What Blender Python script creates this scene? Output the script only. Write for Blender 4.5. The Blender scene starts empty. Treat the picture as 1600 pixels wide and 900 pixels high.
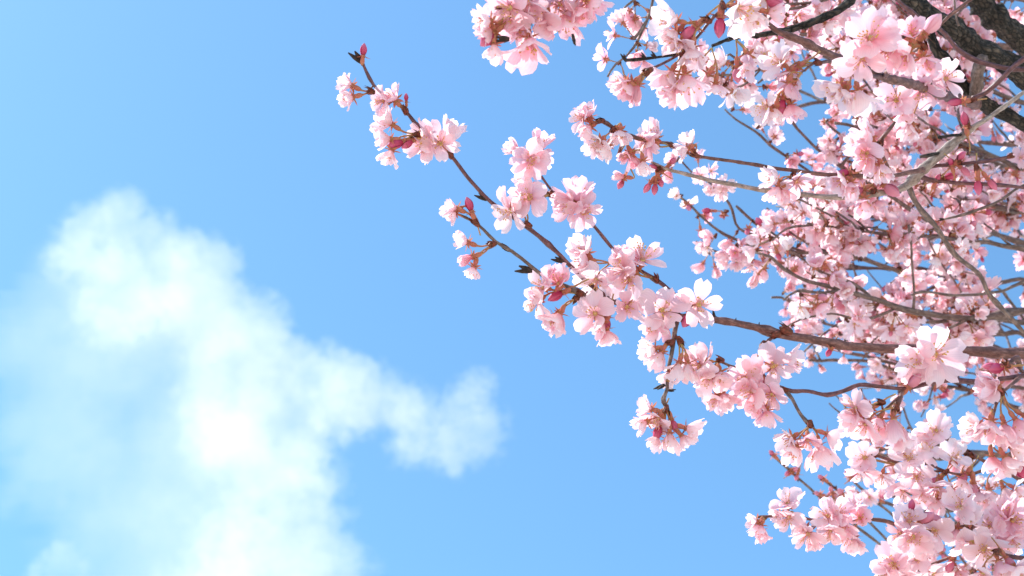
import bpy, bmesh, math, random
from mathutils import Vector, Matrix, Euler, noise

# ---------------------------------------------------------------- camera
scene = bpy.context.scene
col = scene.collection
FPX = 2198.0                                   # focal length in photo pixels (1600 wide)
PITCH = math.radians(44)
cam_data = bpy.data.cameras.new('camera')
cam = bpy.data.objects.new('camera', cam_data)
col.objects.link(cam)
cam.location = (0, 0, 1.6)
cam.rotation_euler = (math.radians(90) + PITCH, 0, 0)
cam_data.sensor_width = 36.0
cam_data.lens = 36.0 * FPX / 1600.0
cam_data.clip_start = 0.02
cam_data.clip_end = 60000.0
cam_data.dof.use_dof = True
cam_data.dof.focus_distance = 1.16
cam_data.dof.aperture_fstop = 15.0
scene.camera = cam
CAM = Vector(cam.location)
RIGHT = Vector((1, 0, 0))
FWD = Vector((0, math.cos(PITCH), math.sin(PITCH)))
UP = Vector((0, -math.sin(PITCH), math.cos(PITCH)))

def at(px, py, d):
    """the point that stands d metres away, seen in the photo's direction px, py"""
    return CAM + FWD * d + RIGHT * ((px - 800.0) / FPX * d) + UP * ((450.0 - py) / FPX * d)

# ---------------------------------------------------------------- light
SUN_ELEV, SUN_AZ = math.radians(57), math.radians(-78)   # azimuth clockwise from +Y (view direction)
sun_dir = Vector((math.sin(SUN_AZ) * math.cos(SUN_ELEV), math.cos(SUN_AZ) * math.cos(SUN_ELEV), math.sin(SUN_ELEV)))
world = bpy.data.worlds.new('World')
scene.world = world
world.use_nodes = True
wn = world.node_tree
bg = wn.nodes['Background']
sky = wn.nodes.new('ShaderNodeTexSky')
sky.sky_type = 'NISHITA'
sky.sun_disc = False
sky.sun_elevation = SUN_ELEV
sky.sun_rotation = SUN_AZ
sky.altitude = 0
sky.air_density = 1.0
sky.dust_density = 0.25
sky.ozone_density = 7.0
wb = wn.nodes.new('ShaderNodeMixRGB'); wb.blend_type = 'MULTIPLY'; wb.inputs[0].default_value = 1.0
wb.inputs[2].default_value = (0.90, 1.10, 1.0, 1)        # the camera's white balance: a slightly more cyan blue
wn.links.new(sky.outputs[0], wb.inputs[1]); wn.links.new(wb.outputs[0], bg.inputs[0])
bg.inputs[1].default_value = 0.15
sun_data = bpy.data.lights.new('sun', 'SUN')
sun_data.energy = 4.5
sun_data.angle = math.radians(0.53)
sun_data.color = (1.0, 0.96, 0.9)
sun = bpy.data.objects.new('sun', sun_data)
sun.rotation_euler = sun_dir.to_track_quat('Z', 'Y').to_euler()
sun.location = (-3, -3, 8)
col.objects.link(sun)
scene.view_settings.view_transform = 'Standard'
scene.view_settings.look = 'None'
scene.view_settings.gamma = 1.0
scene.view_settings.use_curve_mapping = False
scene.view_settings.exposure = 0.92
scene.render.engine = 'CYCLES'
cy = scene.cycles
cy.use_denoising = True
cy.use_adaptive_sampling = True
cy.adaptive_threshold = 0.02
cy.max_bounces = 8
cy.diffuse_bounces = 5
cy.transmission_bounces = 6
cy.transparent_max_bounces = 8
cy.volume_bounces = 3
cy.volume_step_rate = 6.0
cy.volume_max_steps = 256
# ---------------------------------------------------------------- ground (below the frame; the light of the place bounces off it)
def new_mat(name):
    m = bpy.data.materials.new(name); m.use_nodes = True
    return m, m.node_tree.nodes, m.node_tree.links

def ramp(nodes, stops):
    r = nodes.new('ShaderNodeValToRGB')
    e = r.color_ramp.elements
    while len(e) < len(stops): e.new(0.5)
    for i, (p, c) in enumerate(stops):
        e[i].position = p; e[i].color = (*c, 1)
    return r

mg, n, l = new_mat('park_ground')
tn = n.new('ShaderNodeTexNoise'); tn.inputs['Scale'].default_value = 1.7; tn.inputs['Detail'].default_value = 9
tc = n.new('ShaderNodeTexCoord'); l.new(tc.outputs['Object'], tn.inputs['Vector'])
cr = ramp(n, [(.35, (.42, .36, .28)), (.55, (.50, .44, .36)), (.75, (.34, .33, .22))])
l.new(tn.outputs['Fac'], cr.inputs['Fac']); l.new(cr.outputs['Color'], n['Principled BSDF'].inputs['Base Color'])
n['Principled BSDF'].inputs['Roughness'].default_value = .95
gm = bpy.data.meshes.new('ground')
gv, gf, G = [], [], 24
for i in range(G + 1):
    for j in range(G + 1):
        x, y = (i / G * 2 - 1), (j / G * 2 - 1)
        x, y = 9000 * x * abs(x) ** 1.5, 9000 * y * abs(y) ** 1.5
        gv.append((x, y, .25 * noise.noise(Vector((x * .05, y * .05, 0)))))
for i in range(G):
    for j in range(G):
        a = i * (G + 1) + j
        gf.append((a, a + G + 1, a + G + 2, a + 1))
gm.from_pydata(gv, [], gf); gm.materials.append(mg)
ground = bpy.data.objects.new('ground', gm); col.objects.link(ground); ground['kind'] = 'structure'

# ---------------------------------------------------------------- materials
def bark_mat(name, c0, c1, c2, scale, bump, rough=.75, dist=.0008, crack=0):
    m, n, l = new_mat(name)
    p = n['Principled BSDF']
    at_ = n.new('ShaderNodeAttribute'); at_.attribute_name = 'along'      # x: metres along the wood, y, z: round it
    n1 = n.new('ShaderNodeTexNoise'); n1.inputs['Scale'].default_value = scale; n1.inputs['Detail'].default_value = 8; n1.inputs['Roughness'].default_value = .65
    l.new(at_.outputs['Vector'], n1.inputs['Vector'])
    r = ramp(n, [(.3, c0), (.5, c1), (.72, c2)])
    l.new(n1.outputs['Fac'], r.inputs['Fac'])
    n2 = n.new('ShaderNodeTexNoise'); n2.inputs['Scale'].default_value = scale * 3.3; n2.inputs['Detail'].default_value = 5
    l.new(at_.outputs['Vector'], n2.inputs['Vector'])
    mx = n.new('ShaderNodeMixRGB'); mx.blend_type = 'OVERLAY'; mx.inputs[0].default_value = .6
    l.new(r.outputs[0], mx.inputs[1]); l.new(n2.outputs['Fac'], mx.inputs[2])
    l.new(mx.outputs[0], p.inputs['Base Color'])
    b = n.new('ShaderNodeBump'); b.inputs['Strength'].default_value = bump; b.inputs['Distance'].default_value = dist
    ad = n.new('ShaderNodeMath'); ad.operation = 'ADD'
    l.new(n1.outputs['Fac'], ad.inputs[0]); l.new(n2.outputs['Fac'], ad.inputs[1])
    l.new(ad.outputs[0], b.inputs['Height']); l.new(b.outputs[0], p.inputs['Normal'])
    if crack:                                           # plates of old bark with deep cracks between
        vo = n.new('ShaderNodeTexVoronoi'); vo.feature = 'DISTANCE_TO_EDGE'; vo.inputs['Scale'].default_value = crack
        va = n.new('ShaderNodeVectorMath'); va.operation = 'MULTIPLY_ADD'; va.inputs[1].default_value = (.006, .006, .006)
        l.new(n1.outputs['Color'], va.inputs[0]); l.new(at_.outputs['Vector'], va.inputs[2]); l.new(va.outputs[0], vo.inputs['Vector'])
        cr = ramp(n, [(0.0, (.12, .12, .12)), (.14, (.8, .8, .8)), (.4, (1.25, 1.2, 1.12))]); l.new(vo.outputs['Distance'], cr.inputs['Fac'])
        m2 = n.new('ShaderNodeMixRGB'); m2.blend_type = 'MULTIPLY'; m2.inputs[0].default_value = 1
        l.new(mx.outputs[0], m2.inputs[1]); l.new(cr.outputs[0], m2.inputs[2]); l.new(m2.outputs[0], p.inputs['Base Color'])
        a2 = n.new('ShaderNodeMath'); a2.operation = 'ADD'; l.new(ad.outputs[0], a2.inputs[0]); l.new(cr.outputs[0], a2.inputs[1]); l.new(a2.outputs[0], b.inputs['Height'])
    p.inputs['Roughness'].default_value = rough
    return m
BARK_RED = bark_mat('young_red_bark', (.05, .016, .02), (.12, .04, .045), (.24, .11, .105), 420, .5, .5)
BARK_BROWN = bark_mat('brown_bark', (.06, .02, .017), (.15, .058, .048), (.32, .165, .14), 330, .8, .6)
BARK_PALE = bark_mat('pale_grey_bark', (.12, .075, .063), (.31, .225, .19), (.52, .42, .37), 300, .6, .6)
BARK_GREY = bark_mat('grey_brown_bark', (.06, .036, .031), (.14, .088, .076), (.32, .225, .195), 300, .8, .7)
BARK_DARK = bark_mat('old_dark_bark', (.022, .016, .013), (.065, .048, .040), (.17, .135, .112), 150, 1.0, .9, .003, 230)

def petal_mat(name, base, mid, tip, pale, transl=.42):
    m, n, l = new_mat(name)
    n.remove(n['Principled BSDF'])
    uv = n.new('ShaderNodeUVMap'); uv.uv_map = 'petal'
    sx = n.new('ShaderNodeSeparateXYZ'); l.new(uv.outputs[0], sx.inputs[0])
    r = ramp(n, [(0.0, base), (.2, [b * .4 + c * .6 for b, c in zip(base, mid)]), (.48, mid), (1.0, tip)])
    l.new(sx.outputs['X'], r.inputs['Fac'])
    oi = n.new('ShaderNodeObjectInfo')                 # each blossom's own tint
    so = n.new('ShaderNodeSeparateColor'); l.new(oi.outputs['Color'], so.inputs[0])
    at_ = n.new('ShaderNodeAttribute'); at_.attribute_name = 'tint'
    ad = n.new('ShaderNodeMath'); ad.operation = 'ADD'; ad.use_clamp = True
    l.new(so.outputs['Red'], ad.inputs[0]); l.new(at_.outputs['Fac'], ad.inputs[1])
    mx = n.new('ShaderNodeMixRGB'); mx.inputs[2].default_value = (*pale, 1)
    l.new(ad.outputs[0], mx.inputs[0]); l.new(r.outputs[0], mx.inputs[1])
    # fine veins fanning out from the claw
    wv = n.new('ShaderNodeMath'); wv.operation = 'MULTIPLY'; wv.inputs[1].default_value = 61.0
    l.new(sx.outputs['Y'], wv.inputs[0])
    sn = n.new('ShaderNodeMath'); sn.operation = 'SINE'; l.new(wv.outputs[0], sn.inputs[0])
    tn = n.new('ShaderNodeTexNoise'); tn.inputs['Scale'].default_value = 7; l.new(uv.outputs[0], tn.inputs['Vector'])
    ml = n.new('ShaderNodeMath'); ml.operation = 'MULTIPLY'; l.new(sn.outputs[0], ml.inputs[0]); l.new(tn.outputs['Fac'], ml.inputs[1])
    v2 = n.new('ShaderNodeMath'); v2.operation = 'MULTIPLY_ADD'; v2.inputs[1].default_value = .05; v2.inputs[2].default_value = .985
    l.new(ml.outputs[0], v2.inputs[0])
    hs = n.new('ShaderNodeHueSaturation'); l.new(mx.outputs[0], hs.inputs['Color']); l.new(v2.outputs[0], hs.inputs['Value'])
    bp = n.new('ShaderNodeBump'); bp.inputs['Strength'].default_value = .15; bp.inputs['Distance'].default_value = .0006
    l.new(ml.outputs[0], bp.inputs['Height'])
    d = n.new('ShaderNodeBsdfDiffuse'); t = n.new('ShaderNodeBsdfTranslucent'); g = n.new('ShaderNodeBsdfGlossy')
    g.inputs['Roughness'].default_value = .45
    for s in (d, t): l.new(hs.outputs[0], s.inputs['Color'])
    l.new(bp.outputs[0], d.inputs['Normal']); l.new(bp.outputs[0], g.inputs['Normal'])
    s1 = n.new('ShaderNodeMixShader'); s1.inputs[0].default_value = transl
    l.new(d.outputs[0], s1.inputs[1]); l.new(t.outputs[0], s1.inputs[2])
    s2 = n.new('ShaderNodeMixShader'); s2.inputs[0].default_value = .035
    l.new(s1.outputs[0], s2.inputs[1]); l.new(g.outputs[0], s2.inputs[2])
    l.new(s2.outputs[0], n['Material Output'].inputs[0])
    return m
PETAL = petal_mat('pale_pink_petal', (.82, .18, .28), (.94, .52, .61), (.95, .63, .70), (.96, .83, .85), .58)
BUDPINK = petal_mat('deep_pink_bud_petal', (.42, .02, .07), (.62, .07, .18), (.76, .20, .34), (.92, .52, .62), .25)

def plain(name, c, rough=.6, c2=None, scale=300, spec=.25):
    m, n, l = new_mat(name)
    p = n['Principled BSDF']; p.inputs['Roughness'].default_value = rough; p.inputs['Specular IOR Level'].default_value = spec
    c2 = c2 or [x * .6 for x in c]
    tn = n.new('ShaderNodeTexNoise'); tn.inputs['Scale'].default_value = scale; tn.inputs['Detail'].default_value = 3
    tc = n.new('ShaderNodeTexCoord'); l.new(tc.outputs['Object'], tn.inputs['Vector'])
    r = ramp(n, [(.35, c2), (.62, c)]); l.new(tn.outputs['Fac'], r.inputs['Fac']); l.new(r.outputs[0], p.inputs['Base Color'])
    return m
CALYX = plain('red_calyx', (.52, .15, .14), .5, (.40, .20, .09), 500, 0.0)
STALK = plain('olive_stalk', (.38, .29, .12), .5, (.42, .16, .10), 220, .05)
SCALE = plain('bud_scale_brown', (.22, .05, .03), .55, (.07, .03, .015), 600)
FILAMENT = plain('stamen_filament', (.85, .38, .40), .5, (.86, .6, .5), 900)
ANTHER = plain('yellow_anther', (.72, .42, .10), .6, (.55, .25, .06), 900)
DARKBUD = plain('dark_dry_bud', (.05, .03, .025), .7, (.02, .013, .01), 500)
OLIVE = plain('flower_eye', (.55, .50, .16), .6, (.60, .25, .16), 700)

# ---------------------------------------------------------------- mesh helpers
class MB:
    def __init__(s): s.v, s.f, s.m, s.uv, s.al, s.mats = [], [], [], [], [], []
    def mi(s, mat):
        if mat not in s.mats: s.mats.append(mat)
        return s.mats.index(mat)
    def add(s, vs, fs, mat, uvs=None, al=None, M=None):
        o = len(s.v); k = s.mi(mat)
        s.v += [tuple(M @ Vector(v)) for v in vs] if M is not None else [tuple(v) for v in vs]
        s.uv += uvs if uvs else [(.6, .5)] * len(vs)
        s.al += al if al else [(0, 0, 0)] * len(vs)
        for f in fs: s.f.append(tuple(i + o for i in f)); s.m.append(k)
    def mesh(s, name, smooth=True):
        me = bpy.data.meshes.new(name)
        me.from_pydata(s.v, [], s.f)
        for m in s.mats: me.materials.append(m)
        me.polygons.foreach_set('material_index', s.m)
        me.polygons.foreach_set('use_smooth', [smooth] * len(s.f))
        uvl = me.uv_layers.new(name='petal')
        flat = []
        for lp in me.loops: flat += s.uv[lp.vertex_index]
        uvl.data.foreach_set('uv', flat)
        if any(a != (0, 0, 0) for a in s.al):
            at_ = me.attributes.new('along', 'FLOAT_VECTOR', 'POINT')
            at_.data.foreach_set('vector', [c for a in s.al for c in a])
        me.update()
        return me

def link(name, data, parent=None, M=None):
    o = bpy.data.objects.new(name, data); col.objects.link(o)
    if parent is not None: o.parent = parent
    if M is not None: o.matrix_local = M
    return o

def petal_geo(rng, nu=6, nv=4, wid=None, cup=None):
    """one petal of unit length lying along +X, upper side +Z, notched tip, waved margin"""
    W = wid or rng.uniform(.33, .46)
    c = rng.uniform(-.55, .75) if cup is None else cup + rng.uniform(-.2, .2)
    trough = rng.uniform(.10, .55); wamp = rng.uniform(.03, .10); ph = rng.uniform(0, 6.28); fr = rng.uniform(1.5, 4.4)
    notch = rng.uniform(.04, .2); skew = rng.uniform(-.2, .2); fold = rng.uniform(-.12, .2)
    roll = rng.uniform(-.8, .55)
    vs, uvs, fs = [], [], []
    px = pz = 0.0
    for i in range(nu + 1):
        u = i / nu
        if i:
            th = c * (u - .5 / nu) * 1.25 + (roll * max(0, u - .65) * 1.6)
            px += math.cos(th) / nu; pz += math.sin(th) / nu
        w = W * (.16 + .84 * math.sin(min(1, u / .66) * math.pi / 2) ** 1.25)
        if u > .66: w = W * math.sqrt(max(0.0, 1 - ((u - .66) / .40) ** 2.3)) if u < 1 else W * .34
        for j in range(nv + 1):
            v = j / nv * 2 - 1
            pull = notch * (1 - abs(v)) ** 1.5 * u ** 6 - (.05 * v * v * u ** 4)
            y = v * w + skew * u * u
            z = pz + trough * (v * w) ** 2 * 1.6 + wamp * math.sin(v * fr + ph + u * 2.3) * u + fold * abs(v) * w * u
            vs.append((px - pull, y, z)); uvs.append((u, j / nv))
    for i in range(nu):
        for j in range(nv):
            a = i * (nv + 1) + j
            fs.append((a, a + nv + 1, a + nv + 2, a + 1))
    return vs, fs, uvs

def tube(pts, radii, sides, along=True, cap=True, rough=0.0, seed=0.0, knob=None):
    """skin a list of points; returns verts, faces, along-coordinates"""
    vs, fs, al = [], [], []
    t0 = (pts[1] - pts[0]).normalized()
    ref = t0.orthogonal().normalized()
    s = 0.0
    npts = len(pts)
    for i, p in enumerate(pts):
        t = (pts[min(i + 1, npts - 1)] - pts[max(i - 1, 0)])
        t = t.normalized() if t.length > 1e-9 else t0
        ref = (ref - t * ref.dot(t)).normalized()
        bi = t.cross(ref)
        if i: s += (p - pts[i - 1]).length
        r = radii[i]
        for k in range(sides):
            a = 2 * math.pi * k / sides
            rr = r
            ca, sa = math.cos(a), math.sin(a)
            if rough:
                q = Vector((s / max(r, .001) * .35 + seed, ca * .9, sa * .9))
                rr *= 1 + rough * (noise.noise(q * 1.7) + .6 * noise.noise(q * 4.3) )
            vs.append(p + (ref * ca + bi * sa) * rr)
            al.append((s * .45 + seed * .37 + 1e-6, ca * r, sa * r))
    for i in range(npts - 1):
        for k in range(sides):
            a, b = i * sides + k, i * sides + (k + 1) % sides
            fs.append((a, b, b + sides, a + sides))
    if cap:
        fs.append(tuple(range(sides))[::-1]); fs.append(tuple((npts - 1) * sides + k for k in range(sides)))
    return vs, fs, al

def lathe(prof, sides):
    vs, fs = [], []
    for (r, z) in prof:
        for k in range(sides):
            a = 2 * math.pi * k / sides
            vs.append((r * math.cos(a), r * math.sin(a), z))
    for i in range(len(prof) - 1):
        for k in range(sides):
            a, b = i * sides + k, i * sides + (k + 1) % sides
            fs.append((a, b, b + sides, a + sides))
    return vs, fs

R = random.Random(7)
# petals, shared between blossoms
def petal_mesh(seed, wid=None, cup=None):
    mb = MB(); g = petal_geo(random.Random(seed), 7, 5, wid, cup); mb.add(g[0], g[1], PETAL, g[2])
    return mb.mesh('petal')
PETALS_OPEN = [petal_mesh(100 + i) for i in range(12)]
PETALS_CUP = [petal_mesh(200 + i, None, .5) for i in range(8)]
PETALS_NARROW = [petal_mesh(300 + i, .24 + .02 * (i % 4)) for i in range(8)]

def calyx_into(mb, M=None, low=False):
    sides = 5 if low else 8
    v, f = lathe([(.0009, -.0085), (.0017, -.0072), (.0021, -.005), (.0017, -.0025), (.0019, -.0006), (.0027, .0003), (.0012, .0006)], sides)
    mb.add(v, f, CALYX, M=M)
    for k in range(5):
        a = 2 * math.pi * (k + .5) / 5
        Rm = Matrix.Rotation(a, 4, 'Z')
        sv = [(.0018, -.0014, -.0008), (.0018, .0014, -.0008), (.0045, -.0014, -.0014), (.0045, .0014, -.0014), (.0078, 0, -.0018)]
        mb.add([Rm @ Vector(x) for x in sv], [(0, 2, 3, 1), (2, 4, 3)], CALYX, M=M)
def stamens_into(mb, rng, n, M=None, low=False):
    for i in range(n):
        a = rng.uniform(0, 6.283); tilt = rng.uniform(.05, .75); L = rng.uniform(.0055, .0105)
        d = Vector((math.sin(tilt) * math.cos(a), math.sin(tilt) * math.sin(a), math.cos(tilt)))
        p0 = Vector((math.cos(a) * .0012, math.sin(a) * .0012, .0002)); p1 = p0 + d * L * .6 + Vector((0, 0, .0006)); p2 = p0 + d * L
        v, f, _ = tube([p0, p1, p2], [.00022, .0002, .00018], 3, cap=False)
        mb.add(v, f, FILAMENT, M=M)
        q = .00062
        c = [p2 + Vector(x) * q for x in ((1, 0, 0), (0, 1, 0), (-1, 0, 0), (0, -1, 0), (0, 0, 1.1), (0, 0, -1.1))]
        mb.add(c, [(0, 1, 4), (1, 2, 4), (2, 3, 4), (3, 0, 4), (1, 0, 5), (2, 1, 5), (3, 2, 5), (0, 3, 5)], ANTHER, M=M)
    v, f = lathe([(.0021, .0004), (.0016, .0012), (.0003, .0014)], 6)
    mb.add(v, f, OLIVE, M=M)
mb = MB(); calyx_into(mb); CALYX_MESH = mb.mesh('blossom')
STAMENS = []
for i in range(5):
    mb = MB(); stamens_into(mb, random.Random(40 + i), 20); STAMENS.append(mb.mesh('stamens'))

KINDS = {  # outer tilt, spread, inner count range, inner tilt, petal set
    'open': (14, 12, (1, 3), 45, 'o'), 'cup': (42, 10, (1, 3), 62, 'c'), 'bell': (58, 9, (1, 3), 68, 'o'), 'half': (76, 5, (2, 3), 82, 'c'), 'skirt': (50, 9, (1, 3), 66, 'o'), 'flat': (6, 7, (0, 1), 40, 'o')}
def petal_plan(rng, kind, L):
    """matrices of the petals of one blossom: (mesh set, matrix)"""
    al, sp, ni, ai, ps = KINDS[kind]
    out = []
    off = rng.uniform(0, 6.28)
    nout = rng.choice((5, 5, 5, 6))
    for k in range(nout):
        a = off + 2 * math.pi * k / nout + rng.uniform(-.13, .13)
        t = math.radians(al + rng.uniform(-sp, sp))
        s = L * rng.uniform(.84, 1.14)
        out.append((ps, Matrix.Rotation(a, 4, 'Z') @ Matrix.Translation((.0017, 0, .0002 + .0002 * (k % 2))) @ Matrix.Rotation(-t, 4, 'Y') @ Matrix.Rotation(rng.uniform(-.3, .3), 4, 'X') @ Matrix.Diagonal((s, s * rng.uniform(.92, 1.12), s * rng.uniform(.7, 1.2), 1))))
    for k in range(rng.randint(*ni)):
        a = rng.uniform(0, 6.28); t = math.radians(ai + rng.uniform(-15, 15)); s = L * rng.uniform(.6, .85)
        out.append(('n', Matrix.Rotation(a, 4, 'Z') @ Matrix.Translation((.001, 0, .0006)) @ Matrix.Rotation(-t, 4, 'Y') @ Matrix.Rotation(rng.uniform(-.6, .6), 4, 'X') @ Matrix.Diagonal((s, s, s, 1))))
    return out

# small joined blossoms for the boughs further back
def joined_blossom(seed, kind, low):
    rng = random.Random(seed); mb = MB()
    for ps, M in petal_plan(rng, kind, .0155):
        g = petal_geo(rng, 4 if low else 5, 3 if low else 4, .25 if ps == 'n' else None, .5 if ps == 'c' else None)
        mb.add(g[0], g[1], PETAL, g[2], M=M)
    calyx_into(mb, Matrix.Scale(.85, 4), True)
    if not low: stamens_into(mb, rng, 9)
    v, f, _ = tube([Vector((0, 0, -.008)), Vector((.0006, 0, -.015)), Vector((0, 0, -.023))], [.0009, .0006, .0006], 3, cap=False)
    mb.add(v, f, STALK)
    return mb
JKIND = ['open', 'cup', 'bell', 'open', 'cup', 'half', 'bell', 'open', 'cup', 'bell']
BACK = [joined_blossom(500 + i, JKIND[i], False).mesh('blossom') for i in range(10)]
FARMB = [joined_blossom(600 + i, JKIND[i], True) for i in range(8)]

def bud_mb(L, fat, mat, stalk=.012, calyx=True):
    mb = MB()
    pr = [(fat * r, L * z) for r, z in ((.45, 0), (.8, .2), (1, .45), (.85, .7), (.5, .88), (.08, 1.0))]
    v, f = lathe(pr, 8)
    v = [(x * (1 + .12 * math.sin(3 * math.atan2(y, x) + z * 300)), y, z) for x, y, z in v]
    mb.add(v, f, mat, [(min(1, max(0, p[2] / L)), .5) for p in v])
    for k in range(3):      # overlapping petal edges
        Rm = Matrix.Rotation(k * 2.1, 4, 'Z')
        vv = []
        for i in range(5):
            z = L * (.1 + .85 * i / 4); r = fat * (.72, 1.06, 1.12, .86, .25)[i]
            for da in (-.75, 0, .75):
                vv.append((r * math.cos(da * (1.1 - .1 * i)), r * math.sin(da * (1.1 - .1 * i)), z))
        ff = [(i * 3 + j, i * 3 + j + 1, i * 3 + j + 4, i * 3 + j + 3) for i in range(4) for j in range(2)]
        mb.add([Rm @ Vector(x) for x in vv], ff, mat, [(p[2] / L, .5) for p in vv])
    if calyx:
        calyx_into(mb)
        v, f, _ = tube([Vector((0, 0, -.008)), Vector((.0005, 0, -.008 - stalk * .5)), Vector((0, 0, -.008 - stalk))], [.0009, .0006, .0006], 5, cap=False)
        mb.add(v, f, STALK)
    return mb
BUD_DEEP = bud_mb(.0115, .0029, BUDPINK).mesh('bud')
BUD_PINK = bud_mb(.0118, .0036, BUDPINK).mesh('bud')
BUD_TIP = bud_mb(.0115, .0029, BUDPINK, .001).mesh('bud')
BUD_SMALL = bud_mb(.0075, .0024, BUDPINK, .006).mesh('bud')
def scales_mesh(seed, mat=None):
    """brown bud scales at a spur's end, base at the origin, opening along +Z"""
    rng = random.Random(seed); mb = MB()
    v, f = lathe([(.0016, -.002), (.0023, .0005), (.0021, .003), (.0006, .0048)], 7)
    mb.add(v, f, mat or SCALE)
    for k in range(8):
        a = rng.uniform(0, 6.28); h = rng.uniform(.0035, .0078); o = rng.uniform(.0014, .0032)
        Rm = Matrix.Rotation(a, 4, 'Z')
        w = rng.uniform(.0009, .0017)
        vv = [(.0014, -w, -.001), (.0014, w, -.001), (.0014 + o * .6, -w, h * .5), (.0014 + o * .6, w, h * .5), (.0012 + o, 0, h)]
        mb.add([Rm @ Vector(x) for x in vv], [(0, 2, 3, 1), (2, 4, 3)], mat or SCALE)
    return mb.mesh('bud_scales')
SCALES = [scales_mesh(70 + i) for i in range(5)]
def dry_bud_mesh():
    mb = MB(); v, f = lathe([(.0011, -.001), (.0015, .002), (.0014, .005), (.0004, .0095)], 7); mb.add(v, f, DARKBUD)
    v = [(x * 1.1 + .0006, y * .8, z * .8) for x, y, z in v]; mb.add(v, f, DARKBUD, M=Matrix.Rotation(.35, 4, 'Y'))
    return mb.mesh('dry_bud')
DRYBUD = dry_bud_mesh()

# ---------------------------------------------------------------- boughs
def frame(axis, roll=0.0):
    return axis.to_track_quat('Z', 'Y').to_matrix().to_4x4() @ Matrix.Rotation(roll, 4, 'Z')
def catmull(P, step):
    out = []
    n_ = len(P)
    for i in range(n_ - 1):
        p0, p1, p2, p3 = P[max(i - 1, 0)], P[i], P[i + 1], P[min(i + 2, n_ - 1)]
        L = (p2[0] - p1[0]).length
        k = max(2, int(L / step))
        for j in range(k):
            t = j / k
            f = lambda a, b, c, d: .5 * ((2 * b) + (c - a) * t + (2 * a - 5 * b + 4 * c - d) * t * t + (3 * b - a - 3 * c + d) * t ** 3)
            out.append((f(p0[0], p1[0], p2[0], p3[0]), p1[1] + (p2[1] - p1[1]) * t))
    out.append(P[-1])
    return out
def axis3(ax, ay, t):
    return (RIGHT * ax + UP * ay - FWD * t).normalized()
def project(p):
    q = p - CAM; d = q.dot(FWD)
    return 800 + q.dot(RIGHT) / d * FPX, 450 - q.dot(UP) / d * FPX, d

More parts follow.
